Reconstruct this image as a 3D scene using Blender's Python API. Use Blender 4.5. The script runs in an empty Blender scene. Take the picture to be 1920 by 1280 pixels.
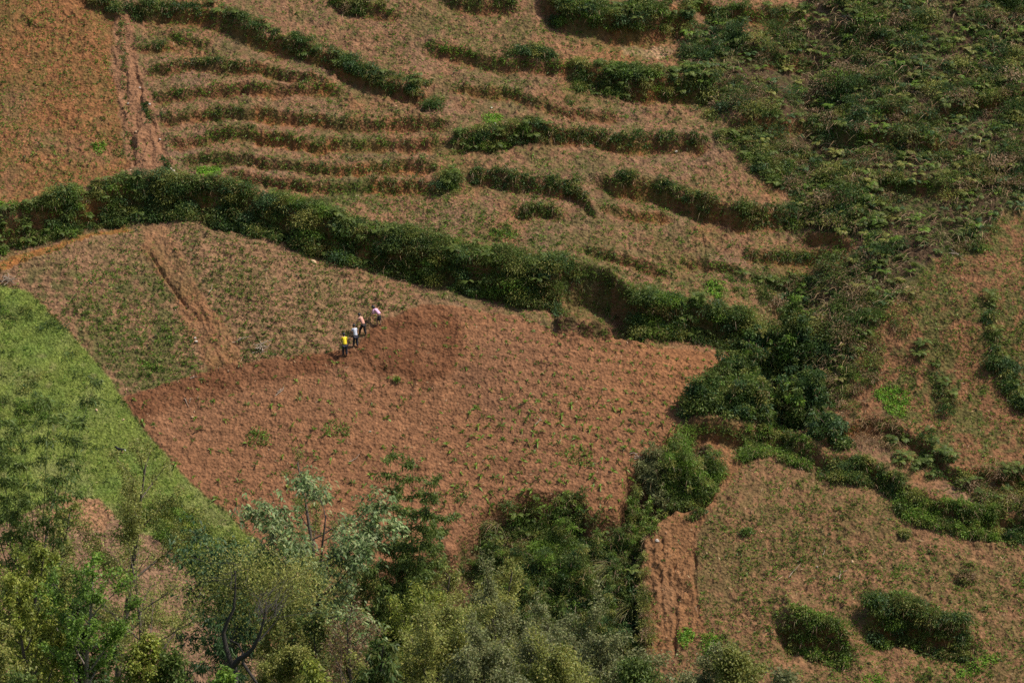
import bpy, math, random
import numpy as np

S = bpy.context.scene
# ------------------------------------------------------------------ camera, light, exposure
PITCH = math.radians(20.0)
FPX = 960.0 / math.tan(math.radians(10.0))          # focal length in pixels of a 1920 wide frame
CAM = np.array([0.0, -204.85, 74.56])
cd = bpy.data.cameras.new("camera"); co = bpy.data.objects.new("camera", cd); S.collection.objects.link(co)
co.location = CAM; co.rotation_euler = (math.pi / 2 - PITCH, 0, 0)
cd.sensor_width = 36.0; cd.lens = 18.0 / math.tan(math.radians(10.0)); cd.clip_start = 1.0; cd.clip_end = 3000.0
S.camera = co
SUN_EL, SUN_AZ = math.radians(57), math.radians(86)   # azimuth clockwise from +Y
w = bpy.data.worlds.new("World"); S.world = w; w.use_nodes = True
nt = w.node_tree; nt.nodes.clear()
o_ = nt.nodes.new("ShaderNodeOutputWorld"); bg = nt.nodes.new("ShaderNodeBackground"); sky = nt.nodes.new("ShaderNodeTexSky")
sky.sky_type = 'NISHITA'; sky.sun_disc = False; sky.sun_elevation = SUN_EL; sky.sun_rotation = SUN_AZ
sky.dust_density = 2.0
nt.links.new(sky.outputs[0], bg.inputs[0]); nt.links.new(bg.outputs[0], o_.inputs[0]); bg.inputs[1].default_value = 0.10
sl = bpy.data.lights.new("sun", 'SUN'); so = bpy.data.objects.new("sun", sl); S.collection.objects.link(so)
sl.energy = 3.3; sl.angle = math.radians(0.6); sl.color = (1.0, 0.95, 0.86)
so.rotation_euler = (math.pi / 2 - SUN_EL, 0, math.pi - SUN_AZ)
so.location = (60, 0, 120)
S.view_settings.view_transform = 'Standard'; S.view_settings.look = 'None'
S.view_settings.exposure = 0.60; S.view_settings.gamma = 1.0
S.render.engine = 'CYCLES'
S.cycles.max_bounces = 5; S.cycles.diffuse_bounces = 3; S.cycles.transmission_bounces = 3
S.cycles.use_denoising = False

COL = S.collection
R = np.random.default_rng(7)
rnd = random.Random(11)

# ------------------------------------------------------------------ helpers
def tag(o, label=None, cat=None, group=None, kind=None):
    if label: o["label"] = label
    if cat: o["category"] = cat
    if group: o["group"] = group
    if kind: o["kind"] = kind
    return o

def empty(name, loc, label=None, cat=None, group=None):
    o = bpy.data.objects.new(name, None); COL.objects.link(o); o.location = loc; o.empty_display_size = .2
    return tag(o, label, cat, group)

def link(name, me, parent=None, loc=None):
    o = bpy.data.objects.new(name, me); COL.objects.link(o)
    if parent: o.parent = parent
    if loc is not None: o.location = loc
    return o

def mesh_np(name, V, Fq, mat, col=None, smooth=False):
    """V (n,3), Fq (m,k) all faces with k corners"""
    V = np.asarray(V, dtype=np.float32); Fq = np.asarray(Fq, dtype=np.int32)
    me = bpy.data.meshes.new(name); m, k = Fq.shape
    me.vertices.add(len(V)); me.vertices.foreach_set("co", V.ravel())
    me.loops.add(m * k); me.loops.foreach_set("vertex_index", Fq.ravel())
    me.polygons.add(m); me.polygons.foreach_set("loop_start", np.arange(0, m * k, k, dtype=np.int32))
    if smooth: me.polygons.foreach_set("use_smooth", np.ones(m, dtype=bool))
    if col is not None:
        ca = me.color_attributes.new("Col", 'FLOAT_COLOR', 'POINT')
        c4 = np.ones((len(V), 4), dtype=np.float32); c4[:, :3] = col
        ca.data.foreach_set("color", c4.ravel())
    me.update(calc_edges=True); me.materials.append(mat)
    return me

def hsh(ix, iy, seed):
    n = (ix.astype(np.int64) * 374761393 + iy.astype(np.int64) * 668265263 + seed * 974711) & 0x7fffffff
    n = ((n ^ (n >> 13)) * 1274126177) & 0x7fffffff
    n = n ^ (n >> 16)
    return (n & 0xffff) / 32767.5 - 1.0

def vn(x, y, s, seed=0):
    """value noise in -1..1, cell size s"""
    x = np.asarray(x, dtype=np.float64) / s; y = np.asarray(y, dtype=np.float64) / s
    ix = np.floor(x); iy = np.floor(y); fx = x - ix; fy = y - iy
    fx = fx * fx * (3 - 2 * fx); fy = fy * fy * (3 - 2 * fy)
    a = hsh(ix, iy, seed); b = hsh(ix + 1, iy, seed); c = hsh(ix, iy + 1, seed); d = hsh(ix + 1, iy + 1, seed)
    return (a * (1 - fx) + b * fx) * (1 - fy) + (c * (1 - fx) + d * fx) * fy

def fbm(x, y, s, seed=0, n=3):
    t = 0; a = 1.0; sm = 0
    for i in range(n):
        t = t + a * vn(x + i * 17.3, y - i * 9.1, s, seed + i * 31); sm += a; a *= .55; s *= .48
    return t / sm

def sstep(a, b, x):
    t = np.clip((x - a) / (b - a), 0, 1); return t * t * (3 - 2 * t)

def inpoly(px, py, poly):
    px = np.asarray(px, dtype=np.float64); py = np.asarray(py, dtype=np.float64)
    r = np.zeros(px.shape, dtype=bool); n = len(poly)
    P0 = np.array(poly, dtype=float)
    bb = (px >= P0[:, 0].min()) & (px <= P0[:, 0].max()) & (py >= P0[:, 1].min()) & (py <= P0[:, 1].max())
    x = px[bb]; y = py[bb]; q = np.zeros(x.shape, dtype=bool)
    for i in range(n):
        x1, y1 = poly[i]; x2, y2 = poly[(i + 1) % n]
        if y1 == y2: continue
        c = (y1 > y) != (y2 > y)
        q ^= c & (x < (x2 - x1) * (y - y1) / (y2 - y1) + x1)
    r[bb] = q
    return r

# ------------------------------------------------------------------ the valley: broad shape of the ground
PY = [-900, -500, -300, -215, -205, -190, -150, -120, -100, -88, -76, -62, -54, -47, -40, 45, 60, 120, 300, 900]
PZ = [190, 175, 122, 79, 72.9, 64.5, 44.0, 28.6, 18.4, 11.5, -4, -28, -34, -32.5, -26, 29.2, 38, 64, 120, 180]
GY = [-30, -26.9, -13.4, -7.6, 3.4, 22.7, 40]
GX = [10, 10, 9.8, 20.0, 21.5, 24.5, 25]

def macro(x, y):
    x = np.asarray(x, dtype=np.float64); y = np.asarray(y, dtype=np.float64)
    z = np.interp(y, PY, PZ)
    near = sstep(-48, -38, y) * (1 - sstep(45, 70, y))
    d = x - np.interp(y, GY, GX) - (2.2 * vn(y, y * 0, 6.5, 9) + 1.2 * vn(y, y * 0 + 4, 2.7, 10)) * sstep(-4, 2, y)
    t = np.clip(d, 0, None); z = z + near * 4.8 * (1 - np.exp(-t * .32 / 4.8)) * sstep(-6, -1, y) \
        + near * 2.0 * (1 - np.exp(-t * .2 / 2.0)) * (1 - sstep(-6, -1, y))
    z = z - near * 2.0 * np.exp(-(d / 2.6) ** 2) * sstep(-9, -4, y) * (1 - .55 * sstep(4, 10, y))
    z = z + near * (0.55 * vn(x, y, 17, 3) + .25 * vn(x, y, 7, 5))
    return z

FW = np.array([0, math.cos(PITCH), -math.sin(PITCH)]); UPV = np.array([0, math.sin(PITCH), math.cos(PITCH)])
def project(x, y, z):
    dx = x - CAM[0]; dy = y - CAM[1]; dz = z - CAM[2]
    dep = dy * FW[1] + dz * FW[2]; u = dy * UPV[1] + dz * UPV[2]
    return 960 + FPX * dx / dep, 640 - FPX * u / dep

def rays(px, q):
    px = np.atleast_1d(np.asarray(px, dtype=float)); q = np.atleast_1d(np.asarray(q, dtype=float))
    a = (px - 960) / FPX; b = (640 - q) / FPX
    return np.stack([a, FW[1] + b * UPV[1], FW[2] + b * UPV[2]], -1)

def hit(px, q, zf, near=158.0):
    D = rays(px, q); lo = np.full(len(D), near); hi = np.full(len(D), 300.0)
    st = 240; found = np.zeros(len(D), dtype=bool)
    for i in range(60 if zf is macro else st):                      # march, then refine
        s = (hi[0] * 0 + (300.0 - near) / (60 if zf is macro else st))
        t = lo + s * (~found)
        p = CAM + D * t[:, None]; below = p[:, 2] < zf(p[:, 0], p[:, 1])
        newf = below & ~found
        hi = np.where(newf, t, hi); lo = np.where(found | newf, lo, t); found |= newf
    for i in range(18):
        m = (lo + hi) / 2; p = CAM + D * m[:, None]; below = p[:, 2] < zf(p[:, 0], p[:, 1])
        hi = np.where(below, m, hi); lo = np.where(below, lo, m)
    p = CAM + D * hi[:, None]
    return p

# ------------------------------------------------------------------ land cover regions traced on the hillside
FIELD = [(228,742),(300,722),(380,700),(450,682),(545,668),(636,660),(665,648),(690,622),(718,600),(750,585),(790,563),(850,566),(920,572),(1000,590),(1040,612),(1120,632),(1180,636),(1240,645),(1300,648),(1372,655),(1345,700),(1318,750),(1280,790),(1262,815),(1215,860),(1190,885),(1178,945),(1150,975),(1100,968),(1078,935),(1000,925),(930,945),(880,990),(850,1040),(760,1060),(560,1050),(470,1000),(400,940),(340,890),(300,840),(262,790)]
FRESH = [(230,742),(450,680),(636,658),(690,622),(718,600),(790,560),(840,568),(865,600),(870,660),(850,700),(800,725),(740,700),(650,690),(560,705),(470,725),(380,750),(290,775),(262,790)]
MIDL = [(-60,505),(0,492),(100,445),(250,408),(330,405),(480,412),(600,490),(700,530),(860,562),(790,563),(718,600),(665,648),(636,660),(450,682),(228,742),(190,690),(120,610),(60,545),(-60,520)]
GRASS = [(-80,520),(0,528),(55,545),(120,612),(190,690),(235,755),(262,792),(300,842),(345,892),(400,942),(470,1000),(530,1055),(560,1100),(420,1110),(375,1085),(330,1040),(300,1010),(235,985),(185,935),(110,925),(60,960),(0,980),(-80,1000)]
PINK = [(-80,985),(0,975),(60,955),(105,925),(178,932),(235,982),(300,1010),(335,1045),(385,1095),(440,1180),(520,1330),(-80,1330)]
ORNG = [(95,930),(178,930),(215,962),(190,1000),(140,990),(80,985)]
TOPL = [(-80,-80),(205,-80),(215,60),(215,150),(225,260),(245,330),(180,360),(60,400),(-80,430)]
PATH = [(215,30),(250,30),(262,130),(290,200),(312,290),(330,325),(300,340),(245,330),(225,230),(208,120)]
MPATH = [(262,410),(310,410),(330,470),(370,530),(410,600),(450,650),(455,685),(385,700),(355,620),(310,530),(270,470)]
LOWR = [(1210,1005),(1245,968),(1330,940),(1340,830),(1290,812),(1330,800),(1560,850),(1700,905),(1860,965),(2000,1000),(2000,1330),(1215,1330),(1205,1150)]
LPATH = [(1205,1005),(1245,968),(1330,930),(1330,815),(1345,812),(1400,860),(1330,960),(1305,1010),(1310,1120),(1325,1200),(1215,1240),(1205,1120)]
THICK = [(1262,92),(1300,60),(1345,45),(1400,75),(1450,80),(1480,50),(1540,40),(1545,-80),(2000,-80),(2000,395),(1880,400),(1810,455),(1730,500),(1690,560),(1640,600),(1600,650),(1590,740),(1540,780),(1500,815),(1490,700),(1485,610),(1500,540),(1600,500),(1600,455),(1530,440),(1500,410),(1505,360),(1440,330),(1400,290),(1345,280),(1335,245),(1420,230),(1380,215),(1335,175),(1325,130)]
RSLOPE = [(1690,560),(1730,500),(1810,455),(1880,400),(2000,395),(2000,960),(1870,940),(1760,870),(1660,800),(1560,790),(1590,740),(1600,650),(1640,600)]
BUSHR = [(1372,640),(1400,615),(1485,610),(1500,640),(1500,815),(1560,850),(1500,822),(1400,805),(1290,800),(1280,780),(1320,745),(1345,700)]
RAV = [(900,955),(985,925),(1080,930),(1102,968),(1160,962),(1180,880),(1225,900),(1245,960),(1205,1005),(1195,1100),(1212,1290),(1215,1340),(700,1340),(700,1060),(850,1040),(880,990)]
CLUMP2 = [(1195,865),(1240,830),(1282,800),(1315,830),(1345,880),(1330,940),(1250,968),(1220,930),(1190,900)]

# riser edges: (height m, relax m, points)
RISERS = [
 (0.5,1.0,[(140,-10),(190,12),(225,35)]),
 (1.1,1.3,[(245,25),(300,28),(370,36),(430,45),(470,70),(500,84),(550,95),(600,108),(640,130),(680,152),(720,166),(760,175),(800,182)]),
 (0.8,1.0,[(620,8),(680,18),(740,28)]),
 (1.0,1.2,[(835,6),(900,14),(965,14)]),
 (2.0,1.6,[(1015,12),(1060,35),(1120,50),(1180,58),(1230,55),(1290,35)]),
 (1.0,1.1,[(800,92),(860,103),(910,118),(950,124),(1000,122),(1040,126),(1085,128)]),
 (1.6,1.4,[(1078,140),(1130,156),(1180,164),(1240,168),(1300,168),(1345,166)]),
 (0.55,.9,[(280,138),(330,128),(370,122),(430,126),(480,131),(540,142),(600,152)]),
 (0.3,.7,[(250,88),(300,90),(340,86)]),
 (0.6,.9,[(320,72),(350,80),(390,78)]),
 (0.6,.9,[(290,184),(340,180),(400,176),(450,168),(530,168),(600,164),(640,170)]),
 (0.65,.9,[(300,224),(370,220),(420,213),(480,217),(540,220),(600,230),(690,237),(760,232),(840,240)]),
 (0.65,.9,[(318,272),(360,265),(400,257),(470,253),(520,266),(600,277),(700,273),(760,274),(830,268)]),
 (0.6,.9,[(345,305),(390,302),(440,306),(520,317),(600,323),(680,320),(760,313),(820,316)]),
 (0.6,.9,[(430,338),(520,349),(600,357),(700,353),(800,349),(830,352)]),
 (0.55,.7,[(855,168),(900,172),(945,172),(985,186),(1020,199),(1060,210),(1100,217),(1160,222)]),
 (1.1,1.2,[(840,272),(900,266),(960,258),(1000,252),(1060,255),(1110,260),(1170,272),(1230,268),(1290,272),(1325,275)]),
 (1.0,1.1,[(885,332),(930,334),(980,348),(1030,352),(1070,360),(1095,378),(1118,405)]),
 (1.3,1.3,[(1120,345),(1180,352),(1230,358),(1280,380),(1320,393),(1380,408),(1440,412),(1505,415)]),
 (0.9,.9,[(965,402),(1010,398),(1055,402)]),
 (1.0,.8,[(1500,445),(1550,452),(1600,462)]),
 (0.5,.8,[(1095,470),(1130,480),(1180,498),(1250,515)]),
 (0.6,.8,[(1395,478),(1450,482),(1520,484),(1590,470)]),
 (0.4,.8,[(1275,495),(1330,500),(1390,505)]),
 (0.4,.8,[(1120,385),(1200,398),(1260,405)]),
 (1.4,1.2,[(1545,258),(1600,262),(1680,262),(1760,275),(1800,270)]),
 (1.2,1.2,[(1370,232),(1440,236),(1520,240)]),
 (1.1,1.2,[(1640,215),(1720,228),(1820,205),(1960,170)]),
 (1.2,1.2,[(1560,60),(1620,70),(1680,95)]),
 (1.3,1.2,[(1650,345),(1720,350),(1790,360)]),
 (1.0,1.2,[(1380,95),(1450,110),(1520,125)]),
 (0.9,1.0,[(1290,-5),(1340,28),(1400,32),(1460,36),(1520,40)]),
 (2.3,2.0,[(-80,455),(0,436),(60,420),(120,404),(180,388),(240,374),(300,372),(380,380),(450,392),(520,410),(580,436),(640,455),(700,470),(760,484),(820,500),(880,515),(940,528),(1000,542),(1055,548)]),
 (2.0,1.4,[(1035,545),(1060,525),(1100,520),(1140,532),(1175,560),(1210,592),(1260,600),(1310,605),(1370,620),(1410,630)]),
 (1.4,1.4,[(1290,806),(1350,812),(1400,818),(1450,822),(1500,842),(1560,866),(1630,880),(1690,920),(1740,945),(1780,962),(1830,975),(1870,975),(1960,1000)]),
 (2.8,1.6,[(1465,1180),(1500,1190),(1530,1202),(1595,1218)]),
 (3.0,1.7,[(1625,1172),(1690,1172),(1740,1195),(1820,1200)]),
 (1.1,1.2,[(1540,840),(1620,800),(1680,808),(1740,850),(1780,890),(1840,900),(1960,915)]),
]

def polydist(P, Q, pts):
    best = np.full(P.shape, 1e9)
    for (x1, y1), (x2, y2) in zip(pts[:-1], pts[1:]):
        dx, dy = x2 - x1, y2 - y1; L2 = dx * dx + dy * dy
        t = np.clip(((P - x1) * dx + (Q - y1) * dy) / L2, 0, 1)
        best = np.minimum(best, np.hypot(P - x1 - t * dx, Q - y1 - t * dy))
    return best

# ------------------------------------------------------------------ ground sheet
dx_ = 0.08
xs = np.concatenate([-np.geomspace(900, 54, 26), np.arange(-52, 52.001, dx_), np.geomspace(54, 900, 26)])
ys = np.concatenate([-np.geomspace(205 + 700, 205 + 4, 12)[:-1] + 0, np.arange(-209, -46, 2.0), np.arange(-45.5, 32.001, dx_), 32 + np.geomspace(.4, 850, 36)])
ys = np.unique(np.round(ys, 4)); xs = np.unique(np.round(xs, 4))
X, Y = np.meshgrid(xs, ys)
M0 = macro(X, Y)
Pp, Qq = project(X, Y, M0)
onhill = (Y > -47) & (Y < 40)
far = ~onhill
Pp = np.where(far, -9999, Pp); Qq = np.where(far, -9999, Qq)
wpx = 7 * vn(X, Y, 1.3, 41) + 4 * vn(X, Y, .5, 42); wqx = 6 * vn(X, Y, 1.1, 43) + 4 * vn(X, Y, .45, 44)
Pw = Pp + wpx; Qw = Qq + wqx
P3 = Pp + wpx * .6; Q3 = Qq + wqx * .55
mk = lambda poly, soft=True: inpoly(Pw if soft else P3, Qw if soft else Q3, poly).astype(np.float64)
def blur(a, n):
    for _ in range(n):
        a = a.copy()
        a[1:-1, 1:-1] = (a[1:-1, 1:-1] * 2 + a[:-2, 1:-1] + a[2:, 1:-1] + a[1:-1, :-2] + a[1:-1, 2:]) / 6
    return a
z_field = mk(FIELD, False); z_fresh = mk(FRESH); z_mid = mk(MIDL, False); z_grass = mk(GRASS, False); z_pink = mk(PINK, False)
z_orng = mk(ORNG); z_topl = mk(TOPL); z_path = mk(PATH); z_mpath = mk(MPATH); z_lowr = mk(LOWR); z_lpath = mk(LPATH)
z_thick = mk(THICK); z_rs = mk(RSLOPE); z_bush = mk(BUSHR); z_rav = mk(RAV); z_cl2 = mk(CLUMP2)

Hh = np.zeros_like(M0); riser = np.zeros_like(M0)
jag = .16 * vn(X, Y, .9, 61) + .10 * vn(X, Y, .35, 62)
for (Hm, L, pts) in RISERS:
    Hm = Hm * 1.25 if Hm > .7 else Hm * 1.7
    a = np.array(pts, dtype=float)
    sel = (Pp > a[0, 0] - 60) & (Pp < a[-1, 0] + 60) & (Qq > a[:, 1].min() - 150) & (Qq < a[:, 1].max() + 150)
    p = Pp[sel]; q = Qq[sel]
    s = (q - np.interp(p, a[:, 0], a[:, 1])) / 24.0 + jag[sel]
    tap = sstep(a[0, 0] - 18, a[0, 0] + 22, p) * (1 - sstep(a[-1, 0] - 22, a[-1, 0] + 18, p))
    if pts[0][0] < -10: tap = 1 - sstep(a[-1, 0] - 22, a[-1, 0] + 18, p)
    if pts[-1][0] > 1930: tap = sstep(a[0, 0] - 18, a[0, 0] + 22, p)
    wv = .10 + .06 * Hm
    Hv = Hm * (1 + .25 * vn(p, p * 0, 60, 77))
    Hh[sel] += -0.5 * Hv * np.tanh(s / wv) * np.exp(-np.abs(s) / L) * tap
    riser[sel] = np.maximum(riser[sel], tap * np.clip(1 - np.abs(s - .12) / (wv * 2.2 + .1), 0, 1) * min(1, Hm / .5))

# ravine and clump hollows
Hh -= 2.3 * blur(mk(RAV, False), 7)
Hh -= 0.8 * blur(z_cl2, 10)
Hh += blur(z_fresh * z_field, 4) * (0 + .12 * np.abs(vn(X, Y, .5, 96)) + .08 * np.abs(vn(X, Y, .28, 97)))
# landslip scar and its heap of clods
scar = blur(mk([(1045,520),(1100,512),(1165,545),(1200,590),(1205,635),(1130,620),(1060,600),(1040,575)], False), 6)
Hh -= 1.3 * scar
heap = blur(mk([(1035,590),(1060,580),(1110,590),(1150,612),(1145,632),(1100,620),(1040,608)]), 3)
Hh += heap * (.4 + 1.1 * np.abs(fbm(X, Y, .7, 91, 3)))
# raised bed of low orange bank at left under the hedge
def rills(px, qx, amp, sp, skew, seed):
    c = (Pp - skew * (Qq - qx)) / sp + 1.5 * vn(Pp, Qq, 70, seed) + .8 * vn(Pp, Qq, 22, seed + 1)
    return amp * vn(c, Qq / 45.0, 1.0, seed + 2) * (.7 + .6 * vn(Pp, Qq, 35, seed + 5)) + .10 * np.abs(vn(X, Y, .45, seed + 7))
Hh += blur(z_path, 3) * rills(0, 0, .22, 9, .22, 101)
Hh += blur(z_mpath, 3) * rills(0, 0, .16, 9, .55, 111)
Hh += blur(z_lpath * (Qq > 960), 8) * rills(0, 0, .13, 7, .08, 121) * (1 + .6 * vn(X, Y, 1.5, 127))
Hh -= .30 * np.exp(-(polydist(Pp, Qq, [(280,470),(300,505),(325,540),(350,575)]) / 2.2) ** 2)
for gl in ([(232,40),(234,120),(240,200),(250,320)], [(252,110),(262,190),(290,240),(305,310)], [(1315,430),(1322,480),(1318,560)],
           [(1300,1000),(1302,1100),(1318,1180)], [(1240,1010),(1238,1090),(1245,1180)], [(1262,1060),(1270,1170),(1268,1230)]):
    Hh -= .28 * np.exp(-(polydist(Pp + 5 * vn(X, Y, 1.3, 171) + 3 * vn(X, Y, .4, 172), Qq, gl) / 2.8) ** 2) * (Pp > -5000) * np.clip(.7 + .8 * vn(X, Y, 1.1, 173), 0, 1.3)
# furrow rows along the contour in the left field
Hh += z_mid * .045 * np.sin((Qq - .10 * Pp + 6 * vn(X, Y, 3, 131)) / 15.0 * 2 * math.pi) * (1 - z_mpath)
Hh += z_field * .025 * np.sin((Qq - .12 * Pp + 6 * vn(X, Y, 3, 132)) / 22.0 * 2 * math.pi)
# clods
till = np.clip(1 - .85 * z_grass - .3 * z_field, .12, 1)
cl = .13 * np.clip(vn(X, Y, .6, 140) - .1, 0, 1) + .16 * np.clip(vn(X, Y, .34, 141) - .15, 0, 1) + .15 * np.clip(vn(X + 3, Y, .21, 142) - .1, 0, 1)
cl = cl * till * np.clip(.9 + .9 * vn(X, Y, 2.1, 144) + .5 * vn(X, Y, .9, 148), .15, 2) + .10 * vn(X, Y, 1.7, 145)
# worn rain-cut riser faces
cl = cl + riser * .10 * vn(X * 1.0, Y * .2, .28, 146)
Hh = Hh + cl * onhill
ZG = M0 + Hh * onhill

ix0 = np.searchsorted(xs, -52 - 1e-6); iy0 = np.searchsorted(ys, -45.5 - 1e-6)
nxd = int(round(104 / dx_)) + 1; nyd = int(77.501 / dx_) + 1
ZD = ZG[iy0:iy0 + nyd, ix0:ix0 + nxd]
def ground(x, y):
    x = np.asarray(x, dtype=float); y = np.asarray(y, dtype=float)
    fx = (x + 52) / dx_; fy = (y + 45.5) / dx_
    inside = (fx > 1) & (fx < nxd - 2) & (fy > 1) & (fy < nyd - 2)
    ix = np.clip(fx.astype(int), 0, nxd - 2); iy = np.clip(fy.astype(int), 0, nyd - 2)
    tx = np.clip(fx - ix, 0, 1); ty = np.clip(fy - iy, 0, 1)
    z = (ZD[iy, ix] * (1 - tx) + ZD[iy, ix + 1] * tx) * (1 - ty) + (ZD[iy + 1, ix] * (1 - tx) + ZD[iy + 1, ix + 1] * tx) * ty
    return np.where(inside, z, macro(x, y))
def spot(px, q):
    return hit([px], [q], ground)[0]

# colours of the soils (linear albedo)
def L3(c): return np.array(c)[None, None, :]
C = np.zeros(X.shape + (3,)) + L3((.33, .185, .115))
n1 = fbm(X, Y, 9, 201)[..., None]; n2 = fbm(X, Y, 3.2, 202)[..., None]; n3 = vn(X, Y, .3, 203)[..., None]; n4 = vn(X, Y, .12, 204)[..., None]
C += (L3((.36, .175, .08)) - C) * np.clip(n1 * 1.6, 0, 1) * .8
C += (L3((.27, .18, .13)) - C) * np.clip(-n2 * 1.6, 0, 1) * .6
def put(m, c, k=1.0, n=1):
    global C
    m = blur(m, n)[..., None] * k
    C = C * (1 - m) + L3(c) * m
put(z_topl, (.35, .165, .078)); put(z_topl * np.clip(fbm(X, Y, 4, 211) * 2, 0, 1), (.33, .18, .11), .7)
put(z_path, (.355, .19, .115), .85, 4)
put(z_lowr, (.31, .175, .10)); put(z_lpath * np.clip(.8 + .6 * vn(X, Y, 1.1, 262), 0, 1), (.345, .175, .085), .75, 9)
put(z_rs, (.30, .155, .085)); put(z_mid, (.345, .205, .128)); put(z_mpath * np.clip(.8 + .5 * vn(X, Y, .9, 261), 0, 1), (.36, .175, .088), .8, 8)
put(inpoly(Pw, Qw, [(-80,505),(0,478),(120,432),(230,405),(250,412),(120,450),(0,505)]).astype(float), (.45, .19, .06), .85, 1)
put(z_pink, (.36, .225, .155)); put(z_orng, (.48, .27, .16), .9, 2)
put(z_field, (.335, .168, .095)); put(z_field * sstep(1050, 1330, Pp), (.37, .175, .085), .8, 2)
put(z_field * np.clip(fbm(X, Y, 5, 221) * 1.8, 0, 1), (.315, .165, .10), .6)
put(z_field * np.clip(fbm(X, Y, 3, 224) * 2.2 - .3, 0, 1), (.235, .125, .08), .55)
put(z_fresh * z_field * np.clip(.75 + .6 * fbm(X, Y, 1.6, 225), 0, 1), (.195, .083, .042), .85, 12)
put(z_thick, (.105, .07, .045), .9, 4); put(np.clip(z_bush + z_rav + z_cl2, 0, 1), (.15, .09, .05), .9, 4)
put(inpoly(Pw, Qw, [(1160,70),(1250,72),(1262,92),(1230,105),(1170,95)]).astype(float), (.50, .33, .22), .8, 3)
rm = np.clip(riser, 0, 1); put(rm, (.28, .125, .058), .85, 1)
put(rm * np.clip(vn(X, Y, 2.2, 231) * 2, 0, 1), (.40, .17, .055), .6, 1)
put(np.clip(scar * 1.2, 0, 1), (.29, .16, .09), .8); put(np.clip(heap * 1.6, 0, 1), (.13, .06, .04), .8)
# thin ground-hugging weeds as a tint of the soil
gn = fbm(X, Y, 2.4, 241); gf = vn(X, Y, .35, 242)
gmask = z_mid * sstep(430, 330, Pp) * sstep(470, 560, Qq) * (1 - z_mpath) * 1.2 + .4 * z_mid + .5 * z_topl + .55 * z_lowr * (1 - z_lpath) + .5 * z_rs \
    + .7 * (1 - np.clip(z_mid + z_topl + z_field + z_lowr + z_pink + z_grass + z_path, 0, 1)) + .3 * z_thick
put(np.clip(gmask, 0, 1) * np.clip(.4 + gn * 1.5 + gf * 1.1, 0, 1), (.11, .145, .045), .7, 0)
put(z_grass, (.150, .178, .036), 1, 1)
put(z_grass * np.clip(fbm(X, Y, 2.6, 251) * 2.0, 0, 1), (.18, .18, .06), .8, 1)
put(z_grass * np.clip(-fbm(X, Y, 1.9, 252) * 2.0, 0, 1), (.10, .145, .030), .7, 1)
put(z_grass * np.clip(vn(X, Y, .8, 253) * 2.2 - 1.3, 0, 1), (.24, .16, .10), .5, 0)
z_w2 = mk([(600,340),(840,360),(840,440),(1040,470),(1200,540),(1480,520),(1480,570),(1250,575),(1160,545),(1040,490),(860,450),(700,410),(590,390)])
put(z_w2 * np.clip(.55 + gn + gf, 0, 1), (.12, .145, .05), .6, 2)
soilk = np.where((z_grass > .5)[..., None], 1.0, L3((.63, .575, .475)))
C = np.clip(C * soilk * (1 + .16 * n3 + .14 * n4), .01, .9)
vegf = (far * 1.0)[..., None]; C = C * (1 - vegf) + L3((.09, .12, .035)) * vegf

def ground_mat():
    m = bpy.data.materials.new("hillside_soil"); m.use_nodes = True; n = m.node_tree; B = n.nodes["Principled BSDF"]
    at = n.nodes.new("ShaderNodeAttribute"); at.attribute_name = "Col"
    ge = n.nodes.new("ShaderNodeNewGeometry")
    t1 = n.nodes.new("ShaderNodeTexNoise"); t1.inputs["Scale"].default_value = 3.6; t1.inputs["Detail"].default_value = 7; t1.inputs["Roughness"].default_value = .72
    t2 = n.nodes.new("ShaderNodeTexVoronoi"); t2.inputs["Scale"].default_value = 4.5
    t3 = n.nodes.new("ShaderNodeTexNoise"); t3.inputs["Scale"].default_value = 1.1; t3.inputs["Detail"].default_value = 6
    for t in (t1, t2, t3): n.links.new(ge.outputs["Position"], t.inputs["Vector"])
    r = n.nodes.new("ShaderNodeMapRange"); r.inputs[1].default_value = .3; r.inputs[2].default_value = .7; r.inputs[3].default_value = .5; r.inputs[4].default_value = 1.5
    n.links.new(t1.outputs[0], r.inputs[0])
    r3 = n.nodes.new("ShaderNodeMapRange"); r3.inputs[1].default_value = .3; r3.inputs[2].default_value = .7; r3.inputs[3].default_value = .85; r3.inputs[4].default_value = 1.15
    n.links.new(t3.outputs[0], r3.inputs[0])
    mm = n.nodes.new("ShaderNodeMath"); mm.operation = 'MULTIPLY'; n.links.new(r.outputs[0], mm.inputs[0]); n.links.new(r3.outputs[0], mm.inputs[1])
    v = n.nodes.new("ShaderNodeVectorMath"); v.operation = 'SCALE'; n.links.new(at.outputs["Color"], v.inputs[0]); n.links.new(mm.outputs[0], v.inputs["Scale"])
    n.links.new(v.outputs[0], B.inputs["Base Color"]); B.inputs["Roughness"].default_value = .95; B.inputs["Specular IOR Level"].default_value = .15
    ad = n.nodes.new("ShaderNodeMath"); ad.operation = 'ADD'; n.links.new(t1.outputs[0], ad.inputs[0]); n.links.new(t2.outputs[0], ad.inputs[1])
    b = n.nodes.new("ShaderNodeBump"); b.inputs["Strength"].default_value = 1.0; b.inputs["Distance"].default_value = .11
    n.links.new(ad.outputs[0], b.inputs["Height"]); n.links.new(b.outputs[0], B.inputs["Normal"])
    return m
ny, nx = X.shape
idx = np.arange(ny * nx).reshape(ny, nx)
Fg = np.stack([idx[:-1, :-1].ravel(), idx[:-1, 1:].ravel(), idx[1:, 1:].ravel(), idx[1:, :-1].ravel()], -1)
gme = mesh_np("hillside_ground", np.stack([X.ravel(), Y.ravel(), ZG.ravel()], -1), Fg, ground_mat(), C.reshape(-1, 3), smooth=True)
tag(link("hillside_ground", gme), "terraced red-brown hillside with dug fields and grass slope", "ground", kind="structure")

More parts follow.
